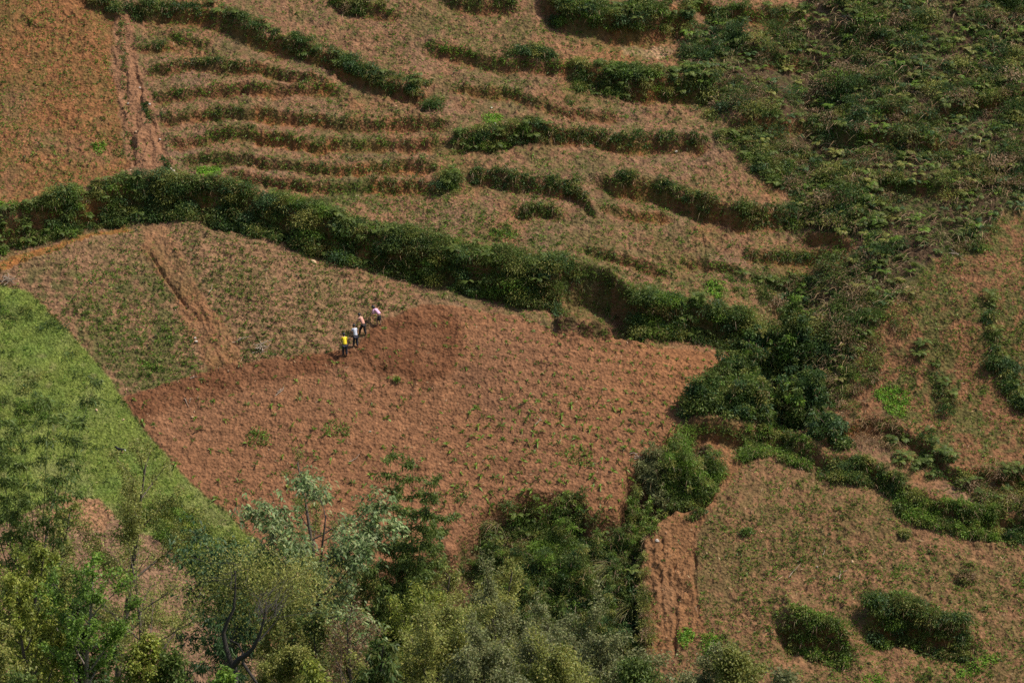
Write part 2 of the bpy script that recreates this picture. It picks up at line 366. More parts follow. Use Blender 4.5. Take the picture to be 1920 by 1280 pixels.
# ------------------------------------------------------------------ foliage
def leaf_mat(name, trans=.3, rough=.55):
    m = bpy.data.materials.new(name); m.use_nodes = True; n = m.node_tree; B = n.nodes["Principled BSDF"]; out = n.nodes["Material Output"]
    at = n.nodes.new("ShaderNodeAttribute"); at.attribute_name = "Col"
    ge = n.nodes.new("ShaderNodeNewGeometry"); tn = n.nodes.new("ShaderNodeTexNoise"); tn.inputs["Scale"].default_value = 1.3; tn.inputs["Detail"].default_value = 4
    n.links.new(ge.outputs["Position"], tn.inputs["Vector"])
    r = n.nodes.new("ShaderNodeMapRange"); r.inputs[1].default_value = .3; r.inputs[2].default_value = .7; r.inputs[3].default_value = .75; r.inputs[4].default_value = 1.25
    n.links.new(tn.outputs[0], r.inputs[0])
    v = n.nodes.new("ShaderNodeVectorMath"); v.operation = 'SCALE'; n.links.new(at.outputs["Color"], v.inputs[0]); n.links.new(r.outputs[0], v.inputs["Scale"])
    n.links.new(v.outputs[0], B.inputs["Base Color"]); B.inputs["Roughness"].default_value = rough; B.inputs["Specular IOR Level"].default_value = .3
    tr = n.nodes.new("ShaderNodeBsdfTranslucent"); n.links.new(v.outputs[0], tr.inputs["Color"])
    mx = n.nodes.new("ShaderNodeMixShader"); mx.inputs[0].default_value = trans
    n.links.new(B.outputs[0], mx.inputs[1]); n.links.new(tr.outputs[0], mx.inputs[2]); n.links.new(mx.outputs[0], out.inputs["Surface"])
    return m
LEAF = leaf_mat("leaf_green", .38); LITTER = leaf_mat("dry_straw", .1, .9)
def plain(name, c, rough=.8, sc=8.0, amt=.3, bump=.02):
    m = bpy.data.materials.new(name); m.use_nodes = True; n = m.node_tree; B = n.nodes["Principled BSDF"]
    tc = n.nodes.new("ShaderNodeTexCoord"); t = n.nodes.new("ShaderNodeTexNoise"); t.inputs["Scale"].default_value = sc; t.inputs["Detail"].default_value = 5
    n.links.new(tc.outputs["Object"], t.inputs["Vector"])
    rp = n.nodes.new("ShaderNodeMix"); rp.data_type = 'RGBA'; n.links.new(t.outputs[0], rp.inputs[0])
    rp.inputs[6].default_value = (c[0] * (1 - amt), c[1] * (1 - amt), c[2] * (1 - amt), 1); rp.inputs[7].default_value = (min(1, c[0] * (1 + amt)), min(1, c[1] * (1 + amt)), min(1, c[2] * (1 + amt)), 1)
    n.links.new(rp.outputs[2], B.inputs["Base Color"]); B.inputs["Roughness"].default_value = rough
    b = n.nodes.new("ShaderNodeBump"); b.inputs["Distance"].default_value = bump; n.links.new(t.outputs[0], b.inputs["Height"]); n.links.new(b.outputs[0], B.inputs["Normal"])
    return m
BARK = plain("bark_brown", (.10, .075, .055), .9, 14, .45); BARKD = plain("bark_dark", (.035, .028, .022), .9, 14, .4); BARKP = plain("bark_pale", (.20, .16, .125), .9, 18, .5)
CULM = plain("bamboo_culm", (.10, .13, .04), .5, 6, .3); TWIG = plain("dead_wood", (.33, .25, .18), .9, 20, .35); ROCK = plain("pale_stone", (.48, .41, .34), .9, 8, .25); ROCKO = plain("tan_stone", (.55, .36, .20), .9, 8, .25)

def unit(v): return v / np.maximum(np.linalg.norm(v, axis=-1, keepdims=True), 1e-9)
class Leaves:
    def __init__(s): s.V = []; s.C = []
    def add(s, P, A, N, L, Wd, col, droop=.15):
        P = np.asarray(P, dtype=float); n = len(P); A = unit(np.asarray(A, dtype=float)); Sd = unit(np.cross(A, N))
        L = np.broadcast_to(L, (n,))[:, None]; Wd = np.broadcast_to(Wd, (n,))[:, None]
        mid = P + A * L * .48; tip = P + A * L; tip = tip - np.array([0, 0, 1.]) * L * droop
        s.V.append(np.stack([P, mid + Sd * Wd / 2, tip, mid - Sd * Wd / 2], 1).reshape(-1, 3))
        s.C.append(np.repeat(np.clip(col, .004, .95), 4, axis=0))
    def mesh(s, name, mat=None, origin=None):
        V = np.concatenate(s.V); Cc = np.concatenate(s.C)
        if origin is not None: V = V - np.asarray(origin)
        return mesh_np(name, V, np.arange(len(V)).reshape(-1, 4), mat or LEAF, Cc)
    def n(s): return sum(len(v) for v in s.V) // 4

def rdir(n, up=0.0, g=R):
    v = g.normal(size=(n, 3)); v[:, 2] += up; return unit(v)

GREENS = dict(
 dark=[(.030,.062,.018),(.045,.088,.022),(.065,.12,.028)],
 mid=[(.055,.092,.024),(.088,.135,.034),(.14,.185,.048)],
 bright=[(.075,.14,.025),(.11,.20,.03),(.16,.26,.045)],
 olive=[(.11,.14,.035),(.18,.20,.055),(.27,.28,.09)],
 yellow=[(.12,.16,.03),(.18,.22,.04),(.25,.28,.06)],
 lime=[(.11,.23,.03),(.15,.31,.035),(.21,.38,.05)],
 grey=[(.10,.12,.055),(.145,.165,.075),(.20,.22,.11)],
 blue=[(.032,.070,.032),(.052,.105,.042),(.085,.145,.062)],
 pale=[(.08,.13,.05),(.13,.20,.085),(.27,.33,.18)],
 brown=[(.12,.075,.045),(.18,.12,.07),(.25,.18,.11)],
 dead=[(.17,.12,.075),(.24,.17,.115),(.32,.24,.17)],
 mixed=[(.045,.085,.022),(.10,.13,.035),(.17,.12,.05)],
)
def pal(name, n, t=None, jit=.22, g=R):
    a = np.array(GREENS[name]); t = g.random(n) if t is None else np.clip(t, 0, 1)
    k = t * (len(a) - 1); i = np.clip(k.astype(int), 0, len(a) - 2); f = (k - i)[:, None]
    c = (a[i] * (1 - f) + a[i + 1] * f) * np.array([1.36, 1.24, 1.0])
    return c * (1 + jit * (g.random((n, 1)) * 2 - 1)) * (1 + .08 * (g.random((n, 3)) * 2 - 1))

def clumps(lv, cen, rad, palette, dens=130, leaf=(.14, .28), wid=.38, style='leaf', tone=None):
    """foliage massed on overlapping lumps; cen (n,3), rad (n,)"""
    alt = dict(mid=['mid', 'mid', 'mid', 'olive', 'dark', 'bright', 'mixed', 'blue'], dark=['dark', 'dark', 'dark', 'mid', 'blue', 'mixed', 'olive'], bright=['bright', 'bright', 'mid', 'olive', 'mid'], blue=['blue', 'dark', 'mid', 'blue'], mixed=['mixed', 'dead', 'olive', 'mid'], olive=['olive', 'olive', 'mid', 'dead'])
    pal0, st0 = palette, style
    for c, r, in zip(cen, rad):
        palette = rnd.choice(alt.get(pal0, [pal0])); style = 'grass' if rnd.random() < .3 else st0
        n = max(12, int(dens * 3.2 * r * r * 2.3))
        d = rdir(n, .55) ; d[:, 1] -= .28; d = unit(d)
        rr = r * (.25 + .75 * R.random(n) ** .7 + .35 * R.random(n) ** 5)
        p = c + d * rr[:, None] * np.array([1.35, 1.0, .8])
        tn = (tone if tone is not None else np.clip(.5 + .6 * float(vn(c[0], c[1], 1.7, 333)) + .2 * R.normal(), 0, 1)) * .6 + .15
        t = tn + .25 * R.normal(size=n) 
        if style == 'grass':
            ax = unit(d * .7 + R.normal(size=(n, 3)) * .35 + np.array([0, -.15, .45])); Ln = R.uniform(leaf[0], leaf[1], n) * 1.5; wd = Ln * wid * .45; dr = .45
        else:
            ax = unit(d * .8 + R.normal(size=(n, 3)) * .6 + np.array([0, 0, -.25])); Ln = R.uniform(leaf[0], leaf[1], n); wd = Ln * wid; dr = .2
        nn = unit(d + R.normal(size=(n, 3)) * .5)
        lv.add(p, ax, nn, Ln, wd, pal(palette, n, t), dr)

def fern(lv, p, size, palette, g=R):
    nf = g.integers(5, 9)
    for k in range(nf):
        a = g.uniform(0, 2 * math.pi); L = size * g.uniform(.7, 1.15); m = 9
        t = np.linspace(.12, 1, m); out = np.array([math.cos(a), math.sin(a), 0])
        rise = g.uniform(.8, 1.5)
        pts = p + out * (t * L * .8)[:, None] + np.array([0, 0, 1]) * (L * (rise * t - rise * .85 * t * t))[:, None]
        tg = unit(np.gradient(pts, axis=0)); sd = unit(np.cross(tg, [0, 0, 1.])); ln = L * .26 * np.sin(np.clip(t * 2.6 + .35, 0, math.pi)) + .03
        c = pal(palette, m, np.full(m, g.uniform(.2, 1)), g=g)
        for s_ in (-1, 1):
            lv.add(pts, sd * s_ + tg * .45, np.cross(sd, tg), ln, L * .085, c, .2)
        lv.add(pts[:-1], tg[:-1], sd[:-1] * .2 + np.array([0, 0, 1.]), np.full(m - 1, L / m * 1.4), .02, c[:-1], 0)

def surf(px, q): return hit(px, q, ground)

def band(pts, n, up, dn, gap=0):
    a = np.array(pts, dtype=float); px = R.uniform(a[0, 0], a[-1, 0], n)
    if gap: px = px[vn(px, px * 0 + a[0, 1], 26, 321) > gap - 1]
    return px, np.interp(px, a[:, 0], a[:, 1]) + R.uniform(-up, dn, len(px))
def in_poly_pts(poly, n, ragged=0):
    a = np.array(poly, dtype=float); px = []; qx = []
    while sum(map(len, px)) < n:
        x = R.uniform(a[:, 0].min(), a[:, 0].max(), n * 2); y = R.uniform(a[:, 1].min(), a[:, 1].max(), n * 2); k = inpoly(x + ragged * vn(x, y, 55, 811) + ragged * .7 * vn(x, y, 22, 812), y + ragged * vn(x, y, 50, 813), poly)
        px.append(x[k]); qx.append(y[k])
    return np.concatenate(px)[:n], np.concatenate(qx)[:n]

def plant_mass(name, label, cat, px, q, r, palette, dens=150, leaf=(.11, .22), wid=.38, style='leaf', lift=.3, group=None, ferns=0, fpal='mid', kind=None, sprigs=.25, col=0):
    p = hit(px, q, macro); p[:, 2] = ground(p[:, 0], p[:, 1])
    rad = r[0] + (r[1] - r[0]) * R.random(len(p)) ** 1.3
    big = .85 + .55 * vn(p[:, 0], p[:, 1], 2.2, 301); rad = rad * big
    p[:, 2] += rad * lift
    if col:
        ex = []; er = []
        for i in R.integers(0, len(p), int(len(p) * .34)):
            hh = R.uniform(.4, 1) * col; m = max(2, int(hh / .35)); t = np.linspace(0, 1, m)[:, None]
            ex.append(p[i] + np.array([R.normal() * .15, -.1, 1.0]) * hh * t + R.normal(size=(m, 3)) * .12); er.append(rad[i] * (.8 - .35 * t[:, 0]))
        p = np.concatenate([p] + ex); rad = np.concatenate([rad] + er)
    lv = Leaves(); clumps(lv, p, rad, palette, dens, leaf, wid, style)
    if ferns:
        k = R.integers(0, len(p), ferns)
        for i in k:
            o = p[i] + rdir(1, 1.0)[0] * rad[i] * .8; fern(lv, o, R.uniform(.45, .9), fpal)
    k = int(len(p) * sprigs)
    for i in R.integers(0, len(p), k) if k else []:
        n = 10; t = np.linspace(.1, 1, n)[:, None]; d = unit(np.array([R.normal() * .5, -.3 + R.normal() * .4, 1.1])); b = p[i] + d * rad[i] * .5
        lv.add(b + d * t * rad[i] * 1.1, rdir(n, .3), rdir(n), R.uniform(.12, .22, n), .07, pal(palette, n, np.full(n, .9)), .2)
    m = int(len(p) * 1.6); i = R.integers(0, len(p), m); a = R.normal(size=(m, 3)) * .5 + np.array([0, -.5, .1])
    lv.add(p[i] + unit(a) * (rad[i] * .6)[:, None], a, rdir(m), R.uniform(.3, .8, m), R.uniform(.015, .035, m), pal('dead', m), .5)
    base = p[np.argmin(p[:, 2])].copy(); base[2] = ground(base[0], base[1])
    o = link(name, lv.mesh(name, LEAF, base), loc=base)
    return tag(o, label, cat, group, kind)

def hedge(label, pts, up, dn, r, n, palette='mid', style='leaf', group="overgrown terrace edges", name="hedge", cat="hedge", **k):
    fr = r[1] <= .3
    px, q = band(pts, int(n * (.5 if fr else 1.5)), up * (1.6 if fr else 1.15), dn * (.5 if fr else .8), .8 if fr else (.35 if r[1] < .7 else 0))
    q = q + r[1] * (3 if r[1] > 1 else (-4 if fr else 8)); r = (r[0] * .7, r[1] * .85)
    return plant_mass(name, label, cat, px, q, r, palette, style=style, group=group, **k)

# --- the long overgrown bank across the middle
hedge("green overgrown bank curving up from the left edge above the dug left field", [(-80,448),(0,432),(60,418),(120,398),(180,380),(262,362)], 18, 26, (.4, .8), 240, 'mid', 'leaf', ferns=50)
hedge("dark tall overgrown bank right below the foot of the eroded path", [(255,362),(300,362),(380,368),(450,380),(522,402)], 10, 30, (.4, .9), 150, 'dark', 'leaf', ferns=40, sprigs=.2)
hedge("longest tallest bank of bushes slanting down above the four workers", [(515,405),(580,428),(640,450),(700,462),(760,472),(820,486),(880,500),(940,512),(1000,530),(1052,540)], 26, 28, (.4, 1.02), 340, 'mid', 'leaf', ferns=90, sprigs=.3)
hedge("low grassy lip above the landslip scar", [(1050,500),(1120,528),(1170,552),(1205,575)], 8, 5, (.2, .4), 40, 'mid', 'grass')
hedge("bushy bank between the landslip scar and the red field's top corner", [(1195,590),(1260,590),(1310,597),(1370,612),(1410,628)], 16, 24, (.4, .9), 110, 'mid', 'leaf', ferns=20)
# --- terrace edges
hedge("small dark bush on the terrace edge left of the eroded path top", [(170,-8),(200,8),(228,22)], 10, 10, (.25, .5), 18, 'dark')
hedge("row of bushes right of the path top, first part of the high terrace edge", [(244,18),(300,18),(375,26)], 7, 8, (.25, .5), 44, 'dark')
hedge("long dark hedge slanting down from the top left along the high terrace edge", [(385,20),(440,32),(470,50),(500,66),(550,82),(600,95),(640,116),(680,138),(720,152),(760,160),(800,168)], 11, 13, (.28, .65), 150, 'dark', ferns=25)
hedge("brownish weedy bank at the top edge, left of centre", [(630,2),(680,10),(722,16)], 12, 12, (.25, .5), 26, 'mixed')
hedge("low dark hedge cut by the top edge of the photo, centre", [(838,-4),(900,2),(962,4)], 9, 6, (.25, .5), 30, 'dark')
hedge("deep hanging hedge at the top edge, right of centre, above bare earth", [(1020,2),(1060,18),(1120,30),(1180,36),(1230,36),(1300,15)], 16, 20, (.3, .75), 130, 'mid', ferns=20)
hedge("short dark hedge hanging over a bare red cut near the top centre", [(955,103),(1000,106),(1042,112)], 8, 9, (.25, .5), 28, 'dark')
hedge("long hedge running right from the small bare gully into the thicket", [(1082,140),(1130,145),(1180,150),(1240,150),(1300,152),(1345,152)], 18, 20, (.3, .75), 130, 'mid', ferns=35)
hedge("weedy edge of the uppermost narrow terrace right of the path", [(330,122),(370,114),(430,120),(480,124)], 6, 6, (.15, .36), 50, 'mid')
hedge("thin weed fringe on the second narrow terrace right of the path", [(300,178),(340,178),(400,173),(450,166),(530,166),(600,162)], 5, 5, (.12, .26), 70, 'mid')
hedge("thin weed fringe on the third narrow terrace right of the path", [(305,219),(370,216),(420,210),(480,214),(540,216),(600,226),(690,232),(760,228)], 6, 6, (.12, .28), 100, 'mid')
hedge("thin weed fringe on the fourth narrow terrace right of the path", [(400,253),(470,249),(520,262),(600,272),(700,268),(760,270),(830,264)], 6, 6, (.12, .28), 95, 'mid')
hedge("thin weed fringe on the fifth narrow terrace right of the path", [(440,302),(520,312),(600,318),(680,315),(760,308),(818,310)], 5, 6, (.12, .28), 80, 'mid')
hedge("thin weed fringe on the lowest narrow terrace above the long bank", [(430,334),(520,344),(600,352),(700,348),(800,345)], 4, 5, (.1, .24), 60, 'mid')
hedge("narrow green fringe along the wavy bare riser above the bright square patch", [(860,166),(945,168),(985,182),(1020,196),(1060,206),(1100,213),(1155,218)], 3, 4, (.1, .24), 60, 'dark', 'grass')
hedge("leafy hedge on the terrace edge below the bright square patch", [(845,270),(900,258),(960,252),(1000,244),(1030,248)], 10, 13, (.25, .6), 80, 'mid', ferns=16)
hedge("straight low hedge right of centre above a long bare riser", [(1025,246),(1110,252),(1170,264),(1230,260),(1290,262),(1325,265)], 6, 9, (.22, .48), 95, 'dark')
hedge("curved dark hedge hooking down at its right end, centre of the terraces", [(885,326),(930,328),(980,340),(1030,344),(1070,352),(1095,370),(1118,398)], 6, 9, (.2, .45), 85, 'dark')
hedge("long curved hedge over a deep shaded riser at the right of the terraces", [(1160,338),(1230,346),(1280,368),(1320,382),(1345,392)], 7, 10, (.22, .5), 75, 'dark')
hedge("hedge joining the curved terrace edge to the fern thicket", [(1385,402),(1440,404),(1510,405)], 9, 11, (.25, .55), 50, 'dark')
hedge("small hedge island under the hooked hedge", [(972,398),(1010,390),(1052,395)], 5, 7, (.2, .4), 26, 'mid')
hedge("sparse weedy edge left of the fern thicket, below the deep riser", [(1398,475),(1450,478),(1520,480),(1590,466)], 5, 5, (.14, .32), 45, 'mid')
hedge("sparse weedy edge right of the vertical red rill", [(1360,515),(1400,520),(1470,530),(1520,520)], 8, 8, (.18, .42), 40, 'mid', ferns=10)
hedge("weedy top of the long bank behind the landslip, yellowish grass", [(1060,500),(1110,520),(1150,535),(1190,562),(1240,572),(1300,578)], 10, 4, (.12, .28), 80, 'olive', 'grass')
hedge("hedge at the top of the photo where the terraces meet the thicket", [(1330,25),(1380,30),(1460,26),(1520,18)], 7, 8, (.22, .5), 50, 'mid', ferns=10)
# --- right side
px, q = in_poly_pts([(1262,92),(1300,70),(1345,50),(1400,70),(1395,95),(1345,110),(1300,118),(1268,108)], 60)
plant_mass("creeper_mound", "dense dark blue-green creeper mound left of the thicket near the top", "creeper", px, q, (.25, .55), 'blue', dens=150, col=1.5)
px, q = in_poly_pts([(1335,245),(1420,232),(1440,270),(1500,340),(1505,370),(1440,345),(1390,300),(1345,282)], 90)
plant_mass("creeper_mound", "green mound of creepers between the straight hedge and the thicket", "creeper", px, q, (.3, .7), 'mid', ferns=20)
px, q = in_poly_pts([(1372,640),(1420,625),(1488,612),(1495,660),(1498,815),(1400,805),(1290,795),(1300,765),(1345,715)], 200)
plant_mass("bush_mass", "tall dark creeper-covered bushes at the right edge of the red field", "bushes", px, q, (.45, 1.05), 'mid', lift=.35, sprigs=.4, leaf=(.14, .26), wid=.5, col=2.5)
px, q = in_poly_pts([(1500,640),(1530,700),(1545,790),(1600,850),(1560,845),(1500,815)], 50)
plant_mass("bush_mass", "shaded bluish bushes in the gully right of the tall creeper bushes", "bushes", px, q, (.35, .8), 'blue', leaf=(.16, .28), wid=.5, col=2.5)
px, q = in_poly_pts([(1250,835),(1262,808),(1285,800),(1310,825),(1340,880),(1325,935),(1270,955),(1245,900)], 85)
plant_mass("creeper_column", "tall cone of green creepers beside the red field's lower right corner", "creeper", px, q, (.4, .85), 'bright', lift=.7, sprigs=.3, col=2.5)
px, q = in_poly_pts([(1195,868),(1240,838),(1255,880),(1245,930),(1222,925),(1205,890)], 40)
plant_mass("creeper_mound", "greyish green creeper mound just left of the tall creeper cone", "creeper", px, q, (.3, .65), 'grey', lift=.5, col=1.5)
px, q = in_poly_pts([(1182,890),(1200,880),(1240,960),(1228,1005),(1195,1000),(1185,940)], 50)
plant_mass("creeper_mound", "narrow bright green creeper spine running down into the ravine", "creeper", px, q, (.3, .6), 'bright', lift=.6, sprigs=.3, col=2.5)
hedge("small bush on the path corner below the creeper cone", [(1290,968),(1330,955)], 6, 6, (.2, .35), 9, 'mid')
hedge("bright bank of creepers under the ridge path, left end", [(1390,818),(1450,812),(1500,832),(1540,850)], 6, 40, (.32, .68), 190, 'bright', lift=.5)
hedge("middle bank of creepers under the ridge path with dry brown stems", [(1530,866),(1600,872),(1640,880),(1690,905)], 6, 24, (.3, .6), 120, 'mid', lift=.45)
hedge("largest rounded creeper bank hanging under the ridge path at the right", [(1690,925),(1740,945),(1780,955),(1830,965),(1868,968)], 8, 42, (.32, .7), 180, 'bright', sprigs=.4)
hedge("creeper clump at the right edge below the ridge path", [(1885,985),(1920,992),(1960,1000)], 8, 26, (.3, .6), 40, 'dark')
hedge("rounded green bush over a dark hollow at the bottom, left of the pair", [(1475,1160),(1500,1166),(1530,1182),(1590,1200)], 6, 44, (.35, .72), 110, 'bright', 'leaf', lift=.5, sprigs=.7)
hedge("double-humped bush over a dark hollow at the bottom, right of the pair", [(1635,1152),(1690,1146),(1740,1168),(1815,1180)], 8, 46, (.35, .75), 150, 'mid', lift=.5, sprigs=.7)
px, q = in_poly_pts([(1660,820),(1740,815),(1790,865),(1780,900),(1690,890)], 60)
plant_mass("bush_mass", "fern-covered bank above the ridge path beside the brown bramble", "bushes", px, q, (.3, .65), 'dark', ferns=25)
px, q = in_poly_pts([(1790,895),(1960,890),(1960,985),(1880,960),(1800,935)], 60)
plant_mass("bush_mass", "dark bank with brown stems above the ridge path at the right edge", "bushes", px, q, (.3, .65), 'mixed', ferns=15)
def vline(label, pts, n, r, palette):
    a = np.array(pts, float); t = R.random(n) * (len(a) - 1); i = np.clip(t.astype(int), 0, len(a) - 2); f = t - i
    px = a[i, 0] * (1 - f) + a[i + 1, 0] * f + R.normal(size=n) * 6; q = a[i, 1] * (1 - f) + a[i + 1, 1] * f
    return plant_mass("hedge", label, "hedge", px, q, r, palette, ferns=6, group="weedy lines on the right slope")
vline("upright line of weeds just right of the bright round patch", [(1762,640),(1755,700),(1765,740),(1778,780)], 34, (.2, .5), 'mid')
vline("dark leafy line of weeds at the right edge, upper slope", [(1850,560),(1862,620),(1875,680),(1895,700)], 30, (.2, .5), 'dark')
vline("bushy line of weeds at the right edge, lower slope", [(1885,690),(1905,730),(1925,770)], 24, (.3, .6), 'dark')
vline("thin short line of weeds above the bright round patch", [(1735,640),(1722,670)], 8, (.2, .4), 'bright')
# --- ravine at the bottom
px, q = in_poly_pts([(1080,925),(1095,960),(1060,1000),(1010,1010),(1005,940),(1040,925)], 50)
plant_mass("creeper_mound", "dark green creeper dome at the head of the ravine", "creeper", px, q, (.35, .75), 'bright', lift=.5, col=2.5)
px, q = in_poly_pts([(900,955),(960,935),(1005,930),(1000,1010),(940,1010),(905,985)], 50)
plant_mass("creeper_mound", "dry brown and green creepers at the ravine head left side", "creeper", px, q, (.25, .55), 'mixed', lift=.3, ferns=10)
px, q = in_poly_pts([(905,990),(1000,1000),(1050,1020),(1060,1200),(960,1180),(900,1080)], 190)
plant_mass("bush_mass", "leafy mid-green bushes filling the left side of the ravine", "bushes", px, q, (.35, .8), 'mid', lift=.5, sprigs=.3, col=2.5)
px, q = in_poly_pts([(1050,1000),(1110,970),(1200,985),(1195,1040),(1190,1130),(1060,1150)], 190)
plant_mass("bush_mass", "dark bushes in the middle of the ravine below the creeper dome", "bushes", px, q, (.35, .85), 'mid', lift=.5, ferns=20, sprigs=.3, col=2.5)
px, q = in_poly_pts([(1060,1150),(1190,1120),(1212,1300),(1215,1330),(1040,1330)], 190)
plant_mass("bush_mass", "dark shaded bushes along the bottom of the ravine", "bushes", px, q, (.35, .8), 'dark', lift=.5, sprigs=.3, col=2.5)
px, q = in_poly_pts([(1196,1010),(1214,1005),(1216,1130),(1226,1220),(1224,1300),(1204,1300),(1200,1130)], 110, 4)
plant_mass("hedge", "narrow sunlit grassy edge between the ravine and the lower right field", "hedge", px, q, (.18, .42), 'olive', style='grass', lift=.5)

# --- single shrubs
def shrub(px, q, r, palette, label, n=9, **k):
    a = R.normal(size=(n, 2)); pxs = px + a[:, 0] * r * 10; qs = q + a[:, 1] * r * 7
    return plant_mass("shrub", label, "shrub", pxs, qs, (r * .5, r * .85), palette, lift=.5, group="single shrubs on the hillside", **k)
shrub(1588, 185, 1.3, 'dark', "round dark leafy shrub standing in the middle of the thicket", 16)
shrub(842, 352, 1.0, 'mid', "rough green shrub left of the hooked hedge", 14, ferns=3)
shrub(808, 200, .7, 'dark', "small dark shrub at the lower end of the long high hedge", 8)
shrub(297, 86, .35, 'dark', "tiny dark shrub on the bare terrace near the path top", 5)
shrub(352, 62, .4, 'dark', "little dark tuft on the weedy knoll below the path-top bushes", 5)
shrub(304, 312, .35, 'dark', "dark tuft on the lower right side of the eroded path", 5)
shrub(275, 215, .4, 'dark', "dark weed strip halfway down the eroded path", 6)
shrub(1068, 195, .5, 'mid', "green shrub on the terrace between the two gullied risers", 6)
shrub(1088, 345, .4, 'mid', "shrub on the open terrace left of the curved right hedge", 5)
shrub(1000, 365, .35, 'bright', "bright shrub on the shaded riser under the hooked hedge", 5)
shrub(1300, 775, .7, 'mid', "round shrub at the lower right tip of the red field", 10)
shrub(1410, 522, .45, 'mid', "shrub left of the thicket corner above the bushy bank", 6)
shrub(1590, 700, .6, 'mid', "shrub on the brown slope above the gully", 8)
shrub(1810, 1090, .6, 'mixed', "brownish weedy mound in the lower right field", 8)
shrub(1860, 690, .6, 'dark', "dark shrub casting shade at the right edge slope", 8)
shrub(1680, 1140, .5, 'dark', "dark knob of leaves crowning the double-humped bush", 7)
shrub(1700, 1000, .5, 'olive', "olive shrub under the largest creeper bank", 7)
shrub(950, 430, .5, 'olive', "weedy olive tuft above the longest bank", 6)
shrub(1400, 1000, .35, 'mid', "weed tuft high in the lower right field", 5)
shrub(743, 713, .3, 'bright', "cluster of weeds in the dug field below the workers", 6)

# --- undergrowth thicket (uncountable) and its individual ferns
lv = Leaves(); WOOD = Leaves()
px, q = in_poly_pts(THICK, 3000, 45); p = hit(px, q, macro); p[:, 2] = ground(p[:, 0], p[:, 1])
dn = fbm(p[:, 0], p[:, 1], 3.6, 401)
for i in range(len(p)):
    if dn[i] < -.12:
        continue
    r = R.uniform(.2, .5) * (1 + 1.0 * (R.random() < .10)) * (1 + .5 * max(0, dn[i])); clumps(lv, p[i:i + 1] + [0, 0, r * .2], [r], rnd.choice(['mid', 'dark', 'dark', 'dark', 'mixed', 'dead', 'blue', 'mid']), 85, (.12, .26), .36, rnd.choice(['leaf', 'leaf', 'grass']))
px, q = in_poly_pts(THICK, 800, 45); p = hit(px, q, macro); p[:, 2] = ground(p[:, 0], p[:, 1])
for i in range(len(p)):
    fern(lv, p[i] + [0, 0, .1], R.uniform(.4, .95), rnd.choice(['mid', 'mid', 'mid', 'bright', 'olive', 'blue']))
px, q = in_poly_pts([(1500,540),(1700,520),(1720,600),(1650,700),(1600,790),(1540,780),(1500,700)], 330, 20); p = hit(px, q, macro); p[:, 2] = ground(p[:, 0], p[:, 1])
for i in range(len(p)):
    r = R.uniform(.18, .45); clumps(lv, p[i:i + 1] + [0, 0, r * .2], [r], rnd.choice(['mid', 'olive', 'mixed', 'dead', 'mixed']), 75, (.12, .26), .3, rnd.choice(['leaf', 'grass', 'grass']))
tag(link("undergrowth", lv.mesh("undergrowth")), "tangled fern and bramble undergrowth covering the upper right slope", "undergrowth", kind="stuff")
# dry stems
def stems(poly, n, palette, L=(.5, 1.6)):
    px, q = in_poly_pts(poly, n, 20); k = fbm(px, q, 70, 821) > -.15; px, q = px[k], q[k]; n = len(px); p = hit(px, q, macro); p[:, 2] = ground(p[:, 0], p[:, 1]) + .12
    a = R.normal(size=(n, 3)) * np.array([.6, .4, .35]) + np.array([0, -.35, -.05]); a[:, 2] = np.abs(a[:, 2]) * .8 + .05 * R.normal(size=n)
    WOOD.add(p, a, rdir(n), R.uniform(L[0], L[1], n), R.uniform(.015, .045, n), pal(palette, n), .35)
stems(THICK, 7500, 'dead'); stems(THICK, 1800, 'brown'); stems([(1600,0),(1920,0),(1920,140),(1700,150),(1580,110)], 500, 'dead', (.8, 2.2))
stems([(1560,270),(1700,262),(1720,300),(1600,310)], 260, 'brown'); stems([(1500,560),(1640,560),(1600,650),(1520,700),(1500,640)], 500, 'dead', (.6, 1.8))
stems([(1570,790),(1690,785),(1690,850),(1580,850)], 700, 'brown', (.5, 1.4)); stems([(1820,880),(1920,885),(1920,930),(1830,925)], 350, 'brown', (.5, 1.4))
stems([(700,470),(760,480),(760,520),(710,505)], 60, 'dead'); stems([(905,950),(1000,930),(1005,1000),(920,1010)], 160, 'dead', (.4, 1.1))
tag(link("dry_stems", WOOD.mesh("dry_stems", LITTER)), "dead grey-brown stems and bramble canes tangled through the thicket", "dry stems", kind="stuff")

fm = []
for i in range(5):
    l2 = Leaves(); g = np.random.default_rng(900 + i)
    fern(l2, np.array([0, 0, .05]), 1.0, ['bright', 'mid', 'mid', 'olive', 'mid'][i], g); fern(l2, np.array([.1, .05, .0]), .7, 'mid', g)
    fm.append(l2.mesh("fern_plant"))
px, q = in_poly_pts(THICK, 150); p = hit(px, q, ground)
for i in range(150):
    if px[i] > 1930 or q[i] < -5: continue
    o = link("fern_plant", fm[i % 5], loc=p[i] + [0, 0, .1]); s_ = R.uniform(.45, .95); o.scale = (s_, s_, s_); o.rotation_euler = (R.normal() * .2 + .3, R.normal() * .25, R.uniform(0, 6.28))
    tag(o, "light green fern with arching fronds standing out of the upper right undergrowth", "fern", "ferns standing out of the thicket")
px, q = in_poly_pts([(1500,330),(1560,320),(1640,330),(1670,430),(1660,500),(1600,450),(1540,430),(1505,390)], 60); p = hit(px, q, ground)
for i in range(60):
    o = link("fern_plant", fm[i % 5], loc=p[i] + [0, 0, .1]); s_ = R.uniform(.55, 1.0); o.scale = (s_, s_, s_); o.rotation_euler = (R.normal() * .1 + .25, R.normal() * .1, R.uniform(0, 6.28))
    tag(o, "large bright fern in the fern bed below the brown bramble ledge", "fern", "ferns in the bright fern bed")

